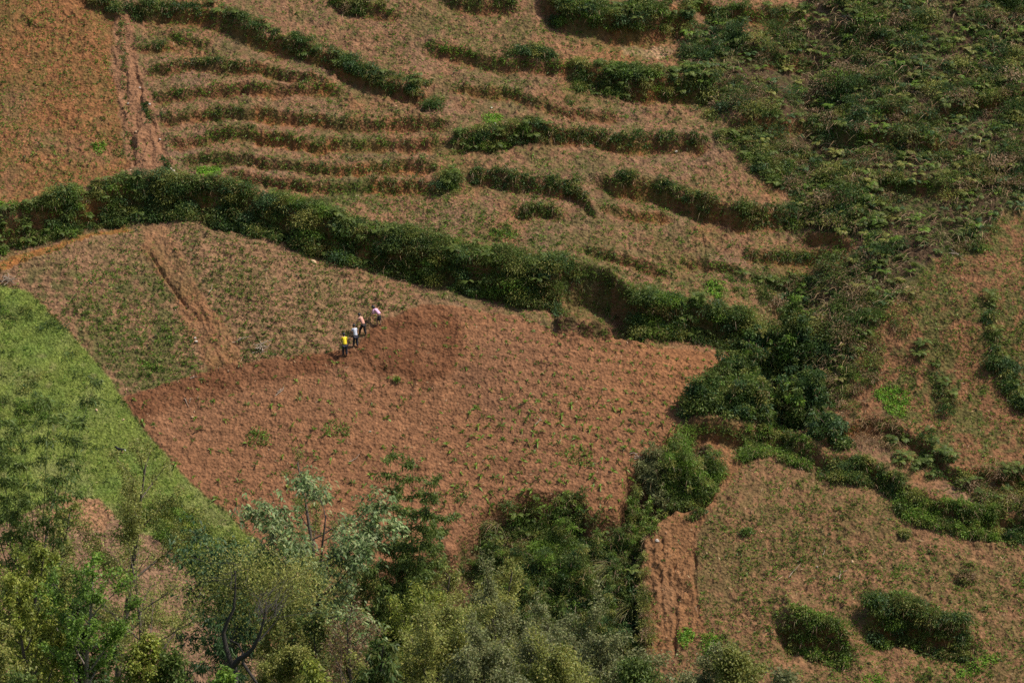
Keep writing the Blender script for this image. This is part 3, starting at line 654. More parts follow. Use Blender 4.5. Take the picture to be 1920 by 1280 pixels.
# --- weeds (uncountable) over all fields
W = Leaves()
def tufts(px, q, size, palette, k=7, tone=None, upw=.9):
    p = hit(px, q, ground); n = len(p)
    if n == 0: return
    s_ = R.uniform(size[0], size[1], n); base = np.repeat(p, k, 0); ss = np.repeat(s_, k)
    d = rdir(n * k, upw); base = base + d * (ss * .25)[:, None] * np.array([1, 1, .3]) + np.array([0, 0, .03])
    t = np.repeat(R.random(n) if tone is None else np.full(n, tone), k) + R.normal(size=n * k) * .15
    W.add(base, d, rdir(n * k), ss * R.uniform(.7, 1.2, n * k), ss * .32, pal(palette, n * k, t), .25)
def zone_pts(n, f):
    px = R.uniform(-90, 2010, n); q = R.uniform(-60, 1330, n); w_ = f(px, q); k = R.random(n) < w_; return px[k], q[k]
def zoneP(poly): return lambda a, b: inpoly(a, b, poly)
def dens_general(a, b):
    x = (a - 960) / 25; y = (640 - b) * .042
    n_ = fbm(x, y, 2.2, 501) * .9 + fbm(x, y, 9, 502) * .5
    d = np.full(a.shape, .42); fe = inpoly(a, b, FIELD); gr = inpoly(a, b, GRASS)
    d[inpoly(a, b, TOPL)] = .5; d[inpoly(a, b, MIDL)] = .42; d[inpoly(a, b, LOWR)] = .6; d[inpoly(a, b, RSLOPE)] = .55; d[inpoly(a, b, PINK)] = .25
    d[inpoly(a, b, PATH)] = .03; d[inpoly(a, b, MPATH)] = .06; d[inpoly(a, b, LPATH)] = .06; d[fe] = .035; d[gr] = .3
    d[inpoly(a, b, [(820,380),(1100,470),(1500,500),(1500,560),(1250,570),(1040,490),(800,430)])] = .8
    d[inpoly(a, b, [(600,340),(840,360),(840,440),(600,390)])] = .9
    d[inpoly(a, b, [(100,520),(230,500),(330,640),(380,690),(250,720),(160,620)])] = .9
    d[inpoly(a, b, [(1500,560),(1690,560),(1650,700),(1600,800),(1500,700)])] = .95
    return np.clip(d * (1 + 1.3 * n_), 0, 1)
a, b = zone_pts(125000, dens_general); tufts(a, b, (.10, .24), 'bright', 5, upw=1.2)
a, b = zone_pts(14000, lambda u, v: dens_general(u, v) * .7); tufts(a, b, (.15, .32), 'mid', 10, upw=1.3)
a, b = zone_pts(12000, lambda u, v: dens_general(u, v) * .6); tufts(a, b, (.12, .28), 'bright', 6)
# rows of young maize weeds in the left field
rows = []
for r_ in range(0, 22):
    for c_ in range(0, 60):
        rows.append((300 + c_ * 9.5 + R.normal() * 3.2, 415 + r_ * 12.5 + c_ * 1.0 + R.normal() * 1.6))
rows = np.array(rows); k = inpoly(rows[:, 0], rows[:, 1], MIDL) & ~inpoly(rows[:, 0], rows[:, 1], MPATH) & (R.random(len(rows)) < .55)
tufts(rows[k, 0], rows[k, 1], (.17, .32), 'mid', 9)
# weeds lining the eroded path
t_ = R.random(110) ** 1.4; tufts(np.interp(t_, [0, .4, 1], [226, 233, 248]) + R.normal(size=110) * 3.5, 40 + t_ * 270, (.12, .3), 'mid', 9)
t_ = np.concatenate([R.uniform(.15, .4, 45), R.uniform(.85, 1, 30)]); tufts(np.interp(t_, [0, .5, 1], [262, 285, 318]) + R.normal(size=75) * 4, 170 + t_ * 155, (.12, .32), 'dark', 9)
# tufts hugging every riser crest
for (Hm, L, pts) in RISERS:
    n = int((pts[-1][0] - pts[0][0]) * .6); a, b = band(pts, int(n * (.45 if Hm < .7 else 1)), 12, 2, .8); tufts(a, b, (.12, .3), rnd.choice(['mid', 'mid', 'bright']), 9)
    a, b = band(pts, int(n * .8), 30, 4); tufts(a, b, (.1, .22), 'mid', 6)
tag(link("weeds", W.mesh("weeds")), "small weeds and grass tufts scattered over the bare soil", "weeds", kind="stuff")
print("weeds", W.n())

# straw and chips
W = Leaves()
a, b = zone_pts(6500, lambda u, v: np.where(inpoly(u, v, GRASS), .05, np.where(inpoly(u, v, THICK), .3, .8)) * np.where(inpoly(u, v, LOWR), 1, .75)); p = hit(a, b, ground); n = len(p)
d = rdir(n); d[:, 2] = np.abs(d[:, 2]) * .25 + d[:, 1] * .6; ln = R.uniform(.08, .35, n) * (1 + 1.2 * (R.random(n) < .06))
W.add(p + [0, 0, .05], d, rdir(n, 1.5), ln, R.uniform(.025, .05, n), pal('dead', n, .6 + .5 * R.random(n)) * 1.25, 0)
tag(link("straw_litter", W.mesh("straw_litter", LITTER)), "pale dry stalks and straw strewn over the fields", "straw", kind="stuff")

# grass slope
W = Leaves()
a, b = in_poly_pts(GRASS, 60000); p = hit(a, b, ground); n = len(p)
d = rdir(n, 1.2); t = .5 + .5 * fbm(p[:, 0], p[:, 1], 1.8, 601)
W.add(p, d, rdir(n), R.uniform(.05, .11, n), .035, pal('bright', n, .3 + .5 * t, .12) * np.array([1.26, .99, .64]), .2)
tag(link("grass", W.mesh("grass")), "short bright green grass on the steep slope at the left", "grass", kind="stuff")
W = Leaves()
a, b = in_poly_pts([(-80,540),(20,560),(110,600),(150,660),(175,710),(150,760),(90,790),(40,860),(-80,900)], 420)
p = hit(a, b, macro); p[:, 2] = ground(p[:, 0], p[:, 1]); k = fbm(p[:, 0], p[:, 1], 2.5, 611) > -.12; p = p[k]
for i in range(len(p)):
    r = R.uniform(.15, .42); clumps(W, p[i:i + 1] + [0, 0, r * .2], [r], rnd.choice(['bright', 'bright', 'mid', 'blue']), 110, (.1, .2), .4)
a, b = in_poly_pts([(230,960),(330,930),(420,1000),(500,1040),(520,1080),(400,1110),(345,1050),(300,1010)], 220)
p = hit(a, b, macro); p[:, 2] = ground(p[:, 0], p[:, 1])
for i in range(len(p)):
    r = R.uniform(.2, .5); clumps(W, p[i:i + 1] + [0, 0, r * .2], [r], rnd.choice(['bright', 'mid', 'bright', 'yellow']), 110, (.1, .22), .4)
tag(link("weedy_ground_cover", W.mesh("weedy_ground_cover")), "knee-high mounded weeds spreading over the green slope", "ground cover", kind="stuff")

# bright vegetable beds
def bed(label, poly, n, palette='lime', s_=(.08, .18)):
    px, q = in_poly_pts(poly, int(n * 1.7), 7); c = np.array(poly).mean(0); px = px + R.normal(size=len(px)) * 2.2; q = q + R.normal(size=len(q)) * 1.6; k = R.random(len(px)) < .8 + .6 * vn(px, q, 7, 655); px, q = px[k], q[k]
    p = hit(px, q, ground); m = len(p); W = Leaves()
    hgt = np.clip(.1 + .12 * fbm(p[:, 0], p[:, 1], .6, 651), .02, .3); p[:, 2] += hgt * R.random(m)
    W.add(p, rdir(m, .3), rdir(m, 1.5), R.uniform(s_[0], s_[1], m), R.uniform(.06, .11, m), pal(palette, m), .1)
    b0 = spot(*c); o = link("vegetable_bed", W.mesh("vegetable_bed", LEAF, b0), loc=b0)
    tag(o, label, "vegetable bed", "bright green vegetable beds")
def ell(cx, cy, rx, ry, n=12): return [(cx + rx * math.cos(i / n * 6.283) * rnd.uniform(.75, 1.15), cy + ry * math.sin(i / n * 6.283) * rnd.uniform(.75, 1.15)) for i in range(n)]
bed("bright square green bed on the terrace below the wavy riser", [(898,215),(925,208),(942,214),(935,228),(915,238),(902,228)], 520)
bed("flat bright bed right of the foot of the eroded path", ell(394, 322, 32, 9), 620)
bed("bright little bed in the upper left field by the path", ell(185, 278, 16, 12), 260)
bed("dull green bed on the weedy terrace above the longest bank", ell(943, 443, 27, 13), 420, 'bright')
bed("bright green bed beside the vertical red rill", ell(1343, 546, 22, 18), 560)
bed("largest bright green bed, two lobes, on the right slope", [(1640,735),(1665,722),(1700,728),(1712,745),(1705,770),(1695,785),(1665,782),(1650,768),(1655,755),(1642,748)], 1500)
bed("bright bed at the bottom beside the rills, left of two", ell(1288, 1195, 16, 22), 480)
bed("bright bed at the bottom beside the rills, right of two", ell(1335, 1208, 20, 22), 520)
bed("slanting bright bed in the bottom right corner", [(1790,1262),(1830,1235),(1870,1222),(1872,1240),(1830,1265),(1795,1275)], 520)
bed("small bright bed at the left edge above the curving bank", ell(6, 384, 14, 8), 180)
bed("sparse clump of green plants in the dug field, left", ell(480, 820, 26, 20), 300, 'bright')
bed("sparse clump of green plants in the dug field, middle left", ell(632, 802, 26, 20), 300, 'bright')
bed("wide low clump of green plants in the dug field above the ravine", ell(1085, 855, 34, 18), 330, 'bright')
bed("small clump of green plants at the bottom of the dug field", ell(866, 926, 22, 18), 260, 'mid')
bed("green plants in the lower edge of the left field above the tilled soil", ell(285, 685, 34, 9), 200, 'bright')
bed("bright bed at the bottom edge right of the rounded bush", ell(1640, 1275, 22, 12), 200)

# maize seedlings in the dug field
sm = []
for i in range(4):
    g = np.random.default_rng(70 + i); l2 = Leaves(); n = 9
    d = rdir(n, .8, g); l2.add(np.zeros((n, 3)) + [0, 0, .03], d, rdir(n, 0, g), g.uniform(.28, .46, n), .10, pal(['bright', 'bright', 'mid', 'bright'][i], n, .6 + .4 * g.random(n), g=g), .35)
    sm.append(l2.mesh("maize_seedling"))
cand = []
for r_ in range(0, 24):
    for c_ in range(-2, 60):
        x_ = 240 + c_ * 20.5 + R.normal() * 3 + (r_ % 2) * 9; y_ = 575 + r_ * 18.5 + (c_ - 30) * 2.0 + R.normal() * 2.5
        cand.append((x_, y_))
cand = np.array(cand); k = inpoly(cand[:, 0], cand[:, 1], FIELD)
pr = .35 + .6 * sstep(780, 1000, cand[:, 0]) - .35 * inpoly(cand[:, 0], cand[:, 1], FRESH) * 0
k &= R.random(len(cand)) < pr; k &= np.hypot(cand[:, 0] - 675, cand[:, 1] - 635) > 14
cand = cand[k]; p = hit(cand[:, 0], cand[:, 1], ground); print("seedlings", len(cand))
order = np.argsort(-cand[:, 1]); rest = order[300:]; order = order[:300]
W = Leaves(); kk = 9; pr_ = np.repeat(p[rest], kk, 0); W.add(pr_ + [0, 0, .03], rdir(len(pr_), .8), rdir(len(pr_)), R.uniform(.22, .38, len(pr_)), .08, pal('bright', len(pr_)), .35)
tag(link("maize_seedlings", W.mesh("maize_seedlings")), "smaller maize seedlings in the far rows of the dug red field", "seedlings", kind="stuff")
for j in order:
    o = link("maize_seedling", sm[j % 4], loc=p[j]); s_ = R.uniform(.8, 1.45); o.scale = (s_,) * 3; o.rotation_euler = (0, 0, R.uniform(0, 6.28))
    tag(o, "small green maize seedling in the freshly dug red field", "seedling", "maize seedlings in the dug field")

# ------------------------------------------------------------------ wood builder
class Wood:
    def __init__(s): s.v = []; s.f = []
    def tube(s, pts, rad, k=5):
        pts = np.asarray(pts, float); n = len(pts); tg = unit(np.gradient(pts, axis=0)); ref = np.array([.3, .9, .1])
        a = unit(np.cross(tg, ref)); b = np.cross(tg, a); o = len(s.v)
        ang = np.arange(k) / k * 2 * math.pi
        for i in range(n):
            for t in ang: s.v.append(pts[i] + (a[i] * math.cos(t) + b[i] * math.sin(t)) * rad[i])
        for i in range(n - 1):
            for j in range(k):
                j2 = (j + 1) % k; s.f.append((o + i * k + j, o + i * k + j2, o + (i + 1) * k + j2, o + (i + 1) * k + j))
        s.v.append(pts[-1] + tg[-1] * rad[-1]); tip = len(s.v) - 1
        for j in range(k): s.f.append((o + (n - 1) * k + j, o + (n - 1) * k + (j + 1) % k, tip, tip))
    def mesh(s, name, mat):
        me = bpy.data.meshes.new(name); me.from_pydata([tuple(v) for v in s.v], [], [tuple(dict.fromkeys(f)) for f in s.f]); me.materials.append(mat)
        for p in me.polygons: p.use_smooth = True
        me.update(); return me

def arc(p, d, L, n, bend, wig, g):
    pts = [np.array(p, float)]; d = unit(np.array(d, float))
    for i in range(n):
        d = unit(d + np.array(bend) / n + g.normal(size=3) * wig); pts.append(pts[-1] + d * L / n)
    return np.array(pts)

def grow(g, H, width, style):
    """returns wood, list of leaf anchor points and directions; local coordinates"""
    wd = Wood(); anch = []; adir = []
    sp = dict(alder=(24, .2, 52, .3), bushy=(36, .1, 66, .05), open=(20, .3, 52, .25), umbrella=(20, .45, 70, .15))[style]
    nb, start, ang, upb = sp
    tr = arc((0, 0, -.3), (g.normal() * .06, g.normal() * .06, 1), H * .96 + .3, 9, (g.normal() * .15, g.normal() * .1, .1), .035, g)
    r0 = .012 * H + .03; tt = np.linspace(0, 1, len(tr)); rr = r0 * 1.05 * (1 - .9 * tt) + .008; wd.tube(tr, rr, 7)
    for i in range(nb):
        t = start + (1 - start) * (i + .5) / nb; k = t * (len(tr) - 1); j = min(int(k), len(tr) - 2); p = tr[j] + (tr[j + 1] - tr[j]) * (k - j)
        az = i * 2.4 + g.normal() * .4; el = math.radians(90 - ang + g.normal() * 9)
        shp = (1 - ((t - start) / (1 - start)) ** 1.6 * .75) if style != 'umbrella' else .9
        L = width * .56 * shp * g.uniform(.7, 1.25) / max(.45, math.cos(el))
        br = arc(p, (math.cos(az) * math.cos(el), math.sin(az) * math.cos(el), math.sin(el)), L, 6, (0, 0, upb), .09, g)
        rb = max(.012, rr[j] * .45); wd.tube(br, np.linspace(rb, .008, len(br)), 4)
        ns = max(4, int(L * 3.2))
        for s_ in range(ns):
            u = .25 + .75 * (s_ + g.random()) / ns; k2 = u * 6; j2 = min(int(k2), 5); q_ = br[j2] + (br[j2 + 1] - br[j2]) * (k2 - j2)
            dd = unit((br[j2 + 1] - br[j2]) + g.normal(size=3) * np.array([.25, .25, .15]) + np.array([0, 0, .12])); l2 = L * .34 * g.uniform(.5, 1.2) * (1.15 - u * .5)
            tw = arc(q_, dd, l2, 3, (0, 0, .2), .14, g); wd.tube(tw, (.009, .007, .006, .004), 3)
            m = max(3, int(l2 * 7)); uu = g.uniform(.2, 1, m) * 3; jj = np.minimum(uu.astype(int), 2); f = (uu - jj)[:, None]
            anch.append(tw[jj] * (1 - f) + tw[jj + 1] * f); adir.append(np.repeat(unit(tw[-1:] - tw[:1]), m, 0))
    return wd, np.concatenate(anch), np.concatenate(adir)

def tree_at(px, qtop, y):
    depth_y = y - CAM[1]; a = (640 - qtop) / FPX; D = np.array([0, FW[1] + a * UPV[1], FW[2] + a * UPV[2]]); ztop = CAM[2] + D[2] * depth_y / D[1]
    for it in range(3):
        zb = float(macro(0, y)); mid = (zb + ztop) / 2; dep = depth_y * FW[1] + (mid - CAM[2]) * FW[2]; x = (px - 960) / FPX * dep
    zb = float(macro(x, y)); return np.array([x, y, zb]), ztop - zb, FPX / dep

def leafy(lv, an, ad, n, size, wid, palette, g, spread, droop=.25, tone=None, hang=0.0):
    k = g.integers(0, len(an), n); p = an[k] + g.normal(size=(n, 3)) * spread
    d = unit(ad[k] * .5 + g.normal(size=(n, 3)) * .7 + np.array([0, 0, -hang])); zmin, zmax = an[:, 2].min(), an[:, 2].max()
    t = .45 + .28 * g.normal(size=n) if tone is None else tone + .22 * g.normal(size=n)
    cl = vn(p[:, 0] * 1.0 + 50, p[:, 2] + p[:, 1] * .7, .9, 703) * .25
    nn = unit(g.normal(size=(n, 3)) + np.array([.4, -.3, .9]))
    lv.add(p, d, nn, g.uniform(size[0], size[1], n), g.uniform(size[0], size[1], n) * wid, pal(palette, n, t + cl, g=g), droop)

TG = "trees of the near slope"
def tree(px, qtop, y, wpx, style, palette, label, n, size=(.09, .16), wid=.55, spread=.10, bark=BARK, seed=1, name="alder_tree", cat="tree", hang=0.0, dead=0, tone=None):
    g = np.random.default_rng(seed * 13 + 5); b, H, ppm = tree_at(px, qtop, y); W_ = wpx / ppm
    n = int(n * (1.75 if style != 'open' else 2.8)); size = (size[0] * .98, size[1] * 1.05)
    wd, an, ad = grow(g, H, W_, style); e = empty(name, b, label, cat, TG)
    link("trunk", wd.mesh("trunk", bark), e)
    lv = Leaves(); leafy(lv, an, ad, n, size, wid, palette, g, spread, hang=hang, tone=tone)
    if dead: leafy(lv, an, ad, dead, size, wid, 'brown', g, spread, hang=hang)
    link("crown", lv.mesh("crown"), e); return e

def bamboo(label, px, y, tips, seed, palette='mid', extra=6, leafL=(.16, .32), qb=None, nleaf=90):
    g = np.random.default_rng(seed); b, _, ppm = tree_at(px, 1000, y); e = empty("bamboo_clump", b, label, "bamboo", TG); lv = Leaves()
    alltips = list(tips) + [(tips[g.integers(0, len(tips))][0] + g.normal() * 34, tips[g.integers(0, len(tips))][1] + abs(g.normal()) * 90 + 40) for _ in range(extra)]
    for (tx, tq) in alltips:
        t_, H, pp = tree_at(tx, tq, y + g.normal() * 1.0); top = np.array([t_[0] - b[0], t_[1] - b[1] + g.normal() * .4, t_[2] + H - b[2]])
        s0 = np.array([g.normal() * .35, g.normal() * .35, -.2]); u = np.linspace(0, 1, 16)[:, None]
        ctrl = s0 + (top - s0) * np.array([.22, .22, .62]); pts = (1 - u) ** 2 * s0 + 2 * u * (1 - u) * ctrl + u * u * top
        w1 = Wood(); w1.tube(pts, np.linspace(.045, .008, 16), 6); link("culm", w1.mesh("culm", CULM), e)
        for i in range(3, 16):
            f = (i - 2) / 13.0; ext = .85 * math.sin(min(1, f * 1.2) * math.pi * .85) ** .7 + .15
            for br in range(3):
                az = g.uniform(0, 6.28); d = unit(np.array([math.cos(az), math.sin(az), .55])); L = ext * g.uniform(.5, 1.25)
                bp = pts[i] + d * L * np.linspace(.15, 1, 7)[:, None] - np.array([0, 0, .35]) * (np.linspace(0, 1, 7)[:, None] ** 2) * L
                k = g.integers(0, 7, nleaf // 2); n = len(k)
                lv.add(bp[k] + g.normal(size=(n, 3)) * .07, unit(d * .5 + g.normal(size=(n, 3)) * .5 + np.array([0, 0, -.45])), rdir(n, .5, g), g.uniform(leafL[0], leafL[1], n), .06, pal(palette, n, .35 + .3 * g.random() + .2 * g.normal(size=n), g=g), .25)
    link("foliage", lv.mesh("foliage"), e); return e

# left group
bamboo("leaning bamboo clump at the left edge whose tip bends over the green slope", 62, -96, [(197,716),(112,758),(150,790),(60,800),(20,790)], 3, 'mid', 3, nleaf=80)
tree(205, 835, -92, 300, 'open', 'olive', "wispy sparse alder in front of the grass slope, tallest at the left", 8500, (.07, .13), seed=2, spread=.14, bark=BARK)
tree(25, 905, -88, 190, 'alder', 'olive', "dusty olive tree at the left edge below the bamboo", 5500, (.08, .15), seed=3)
tree(60, 935, -97, 170, 'alder', 'olive', "olive tree behind the bare pinkish patch at the left", 4200, (.08, .15), seed=4)
tree(25, 1000, -106, 170, 'alder', 'yellow', "yellow-green leafy tree low at the left edge", 7500, (.09, .17), seed=5, tone=.25)
tree(75, 1085, -112, 150, 'alder', 'yellow', "bright green bushy tree in the bottom left corner", 5500, (.08, .16), seed=6, tone=.7)
tree(-10, 1120, -120, 130, 'alder', 'olive', "forked bare-stemmed tree cut by the left edge at the bottom", 4500, (.08, .15), seed=7)
tree(145, 1050, -112, 190, 'open', 'bright', "slender tree with a pale straight trunk at the bottom left", 3600, (.08, .15), seed=8, bark=BARKP, tone=.4)
tree(192, 1120, -108, 140, 'bushy', 'dark', "dense dark shrubby tree with rusty leaves behind the pale trunk", 11000, (.09, .17), seed=9, dead=2600)
tree(240, 1040, -104, 260, 'open', 'olive', "nearly bare wispy tree with long branches reaching right", 1800, (.06, .11), seed=10)
tree(262, 1195, -118, 120, 'bushy', 'yellow', "yellow-green bush at the bottom right of the dark shrubby tree", 6000, (.08, .15), seed=11, dead=500)
tree(372, 1118, -104, 130, 'open', 'blue', "small tree with drooping long dark leaves beside the pink path", 1500, (.16, .28), .24, seed=12, hang=.9, tone=.3)
tree(330, 1225, -118, 110, 'bushy', 'mid', "low leafy bush at the bottom between the pink soil and the dark forked tree", 3800, (.09, .16), seed=13)

# dark forked tree
def forked():
    y = -118; b, H, ppm = tree_at(437, 1070, y); e = empty("forked_tree", b, "dark-limbed forked tree with a light olive crown at the bottom", "tree", TG); g = np.random.default_rng(44)
    def L_(lst): return [np.array([(x - 437) / ppm, dy, (1252 - q) / ppm * 1.08 + (b[2] * 0) + zoff]) for x, q, dy in lst]
    zoff = 0.0
    t_, Ht, _ = tree_at(437, 1252, y); zoff = Ht
    wd = Wood()
    limbs = [([(437,1300,0),(437,1252,0)], .2, .17), ([(437,1250,0),(425,1215,.1),(421,1190,.2),(430,1165,.2),(441,1145,.2),(446,1110,.3),(448,1075,.3)], .13, .03),
             ([(437,1250,0),(450,1232,-.1),(468,1222,-.2),(478,1205,-.3),(490,1180,-.3),(500,1150,-.3),(505,1120,-.2)], .15, .03),
             ([(455,1236,-.1),(475,1262,-.3),(498,1290,-.5)], .08, .05), ([(462,1226,-.1),(445,1212,.2),(432,1205,.3)], .05, .02), ([(478,1205,-.2),(495,1198,.2),(520,1170,.4),(535,1140,.4)], .05, .015)]
    for pts, r0, r1 in limbs:
        P_ = np.array(L_(pts)); P_ = P_ + g.normal(size=P_.shape) * .02; wd.tube(P_, np.linspace(r0, r1, len(P_)) * .72, 7)
    link("trunk", wd.mesh("trunk", BARKD), e)
    lv = Leaves(); w2 = Wood(); an = []
    for i in range(70):
        cx = g.normal() * 62 + 470; cq = 1128 + g.normal() * 32; c = np.array([(cx - 437) / ppm, 1.2 + abs(g.normal()) * 1.0, (1252 - cq) / ppm + zoff])
        src = np.array(L_([(448,1090,.3)] if cx < 460 else [(503,1140,-.2)]))[0]; w2.tube(arc(src + g.normal(size=3) * .25, c - src, np.linalg.norm(c - src), 4, (0, 0, .1), .16, g), (.012, .010, .007, .005, .003), 3)
        an.append(c + g.normal(size=(12, 3)) * .35)
    an = np.concatenate(an); leafy(lv, an, unit(g.normal(size=an.shape)), 9000, (.06, .11), .6, 'olive', g, .2)
    link("branches", w2.mesh("branches", BARKD), e); link("crown", lv.mesh("crown"), e)
forked()
tree(540, 1105, -102, 170, 'alder', 'olive', "light olive tree just right of the dark forked tree", 9000, (.07, .12), seed=15)
tree(545, 1200, -114, 120, 'alder', 'olive', "olive bush filling the bottom between the forked tree and the brown shrub", 8000, (.07, .12), seed=16)

def bigleaf(label, px, qtop, y, wpx, seed, palette, n, bark=BARKD):
    g = np.random.default_rng(seed); b, H, ppm = tree_at(px, qtop, y); W_ = wpx / ppm; e = empty("broadleaf_tree", b, label, "tree", TG)
    wd, an, ad = grow(g, H, W_, 'umbrella'); link("trunk", wd.mesh("trunk", bark), e); lv = Leaves()
    an = an[an[:, 2] > H * .42]; k = g.integers(0, len(an), n // 7)
    for i in np.concatenate([k, k, k]):
        i = int((i * 7 + g.integers(0, 50)) % len(an)); m = 7; az = g.uniform(0, 6.28, m); d = np.stack([np.cos(az), np.sin(az), g.uniform(-.7, .15, m)], -1)
        lv.add(np.repeat(an[i:i + 1], m, 0) + g.normal(size=(1, 3)) * .28 + g.normal(size=(m, 3)) * .09, d, np.tile([0, 0, 1.], (m, 1)) + g.normal(size=(m, 3)) * .5, g.uniform(.15, .27, m), g.uniform(.07, .11, m), pal(palette, m, g.uniform(0, 1) + .2 * g.normal(size=m), g=g), .35)
    link("crown", lv.mesh("crown"), e)
bigleaf("tree with large pale whitish-green leaves standing above the olive trees", 583, 938, -98, 250, 51, 'pale', 2700)
bigleaf("smaller tree with broad green leaves left of the pale-leaved tree", 437, 1020, -98, 135, 52, 'blue', 1400)
tree(600, 868, -86, 170, 'open', 'olive', "thin reddish-olive sapling rising in front of the red field", 3000, (.07, .13), seed=17, tone=.15)
bamboo("feathery bamboo clump in the centre rising over the bottom of the red field", 765, -88, [(737,855),(776,885),(700,960),(803,935),(755,930),(820,985),(690,1000)], 9, 'mid', 14, (.14, .26), nleaf=120)
# olive mass
k_ = 0
for (tx, tq, ty, tw, st, pa, lab, n) in [
 (520,1045,-88,170,'alder','olive',"olive tree directly behind the two broad-leaved trees",8000),
 (650,1030,-88,150,'alder','olive',"pale olive tree between the white-leaved tree and the bamboo",8000),
 (690,1075,-94,190,'bushy','olive',"wide rounded olive tree in front of the central bamboo",13000),
 (800,1062,-88,190,'bushy','olive',"rounded light green tree right of the central bamboo's foot",12000),
 (878,1005,-85,130,'alder','olive',"slim olive tree left of the ravine head",7000),
 (905,1075,-91,190,'alder','olive',"broad olive tree in front of the ravine bushes",9500),
 (775,1120,-99,210,'bushy','yellow',"yellowish rounded tree in the middle of the olive wood",13000),
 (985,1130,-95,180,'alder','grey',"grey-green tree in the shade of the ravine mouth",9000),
 (600,1150,-104,130,'open','mixed',"thin half-bare tree with brown leaves behind the brown shrub",3000),
 (860,1165,-103,220,'alder','olive',"wide olive tree low in the centre of the photo",11000),
 (1075,1165,-96,170,'alder','grey',"grey-green tree right of centre near the ravine",8500),
 (960,1195,-108,200,'alder','grey',"greyish tree at the bottom centre with a thin dark trunk",10000),
 (790,1210,-112,200,'alder','olive',"low olive tree right of the brown-leaved shrub",9500),
 (1130,1215,-104,170,'alder','grey',"greyish bush at the bottom beside the ravine's dark foot",8500),
 (1050,1235,-113,180,'alder','olive',"low olive bush at the bottom edge right of centre",8500),
 (895,1245,-118,190,'alder','grey',"low grey bush at the bottom edge in the centre",8500),
 (1318,1215,-108,130,'alder','grey',"greyish round bush at the bottom in front of the two bright beds",8500),
 (1400,1232,-112,130,'alder','olive',"low spreading grey bush at the bottom right of the round one",6500),
 (1200,1255,-114,110,'alder','mid',"dark low bush at the bottom where the ravine edge leaves the photo",5000),
 (1465,1262,-116,90,'alder','grey',"small pale bush at the bottom edge left of the rounded hollow bush",3500),
 ]:
    k_ += 1; tree(tx, tq, ty, tw, st, pa, lab, n, (.075, .14), seed=60 + k_, name="broad_tree" if st == 'bushy' else "alder_tree", spread=.13)
tree(712, 1215, -120, 130, 'bushy', 'mixed', "shrub with large drooping dark brown leaves at the bottom", 2600, (.16, .26), .28, seed=91, hang=.7, name="brown_leaf_shrub", cat="shrub", spread=.1, tone=.15)
tree(655, 1160, -110, 150, 'open', 'brown', "bare grey twiggy shrub above the brown-leaved shrub", 900, (.1, .18), .3, seed=92, name="twiggy_shrub", cat="shrub", tone=.4)
tree(632, 1222, -116, 70, 'bushy', 'yellow', "small yellow-leaved bush left of the brown-leaved shrub", 1500, (.12, .2), .45, seed=93, name="yellow_leaf_bush", cat="shrub")
tree(398, 1258, -122, 70, 'bushy', 'bright', "bright green bush at the bottom edge under the dark forked tree", 1500, (.14, .24), .35, seed=94, name="green_bush", cat="shrub", hang=.6)
tree(60, 1245, -122, 90, 'bushy', 'mid', "low ferny bush in the bottom left corner under the bright tree", 2500, (.1, .18), .35, seed=95, name="green_bush", cat="shrub")

px, q = in_poly_pts([(885,985),(905,955),(960,930),(1040,918),(1085,925),(1108,962),(1178,955),(1190,985),(1100,990),(1070,950),(1000,948),(940,960),(905,1010),(850,1060),(840,1040)], 110)
plant_mass("hedge", "ragged weedy rim hanging over the head of the ravine", "hedge", px, q, (.25, .6), 'mid', lift=.4, ferns=20, group="overgrown terrace edges")
# giant grass clumps in the ravine
def reeds(label, px, q, n, L, seed, side):
    g = np.random.default_rng(seed); b = spot(px, q); lv = Leaves()
    for i in range(n):
        a = g.normal() * .8 + side; ln = g.uniform(L * .6, L * 1.2); d = np.array([math.cos(a) * .8, -.45 + g.normal() * .3, g.uniform(.4, 1.1)]); p = np.array([g.normal() * .25, g.normal() * .25, .8])
        ar = arc(p, d, ln, 7, (0, 0, -1.5), .03, g); tg = np.diff(ar, axis=0); c = pal(rnd.choice(['grey', 'grey', 'dead', 'olive']), 1, g=g)[0]
        lv.add(ar[:-1], tg, np.tile([0.1, -.2, 1.], (7, 1)), np.linalg.norm(tg, axis=1) * 1.5, np.linspace(.05, .02, 7), np.tile(c, (7, 1)), 0)
    o = link("reed_clump", lv.mesh("reed_clump"), loc=b); tag(o, label, "reeds")
reeds("large clump of pale arching reeds in the ravine", 1150, 1085, 110, 2.2, 5, 3.1)
reeds("smaller arching reed clump lower in the ravine", 1185, 1165, 70, 1.8, 6, 2.4)
reeds("tuft of tall pale grass left of the ravine head", 930, 1000, 50, 1.4, 8, 2.6)

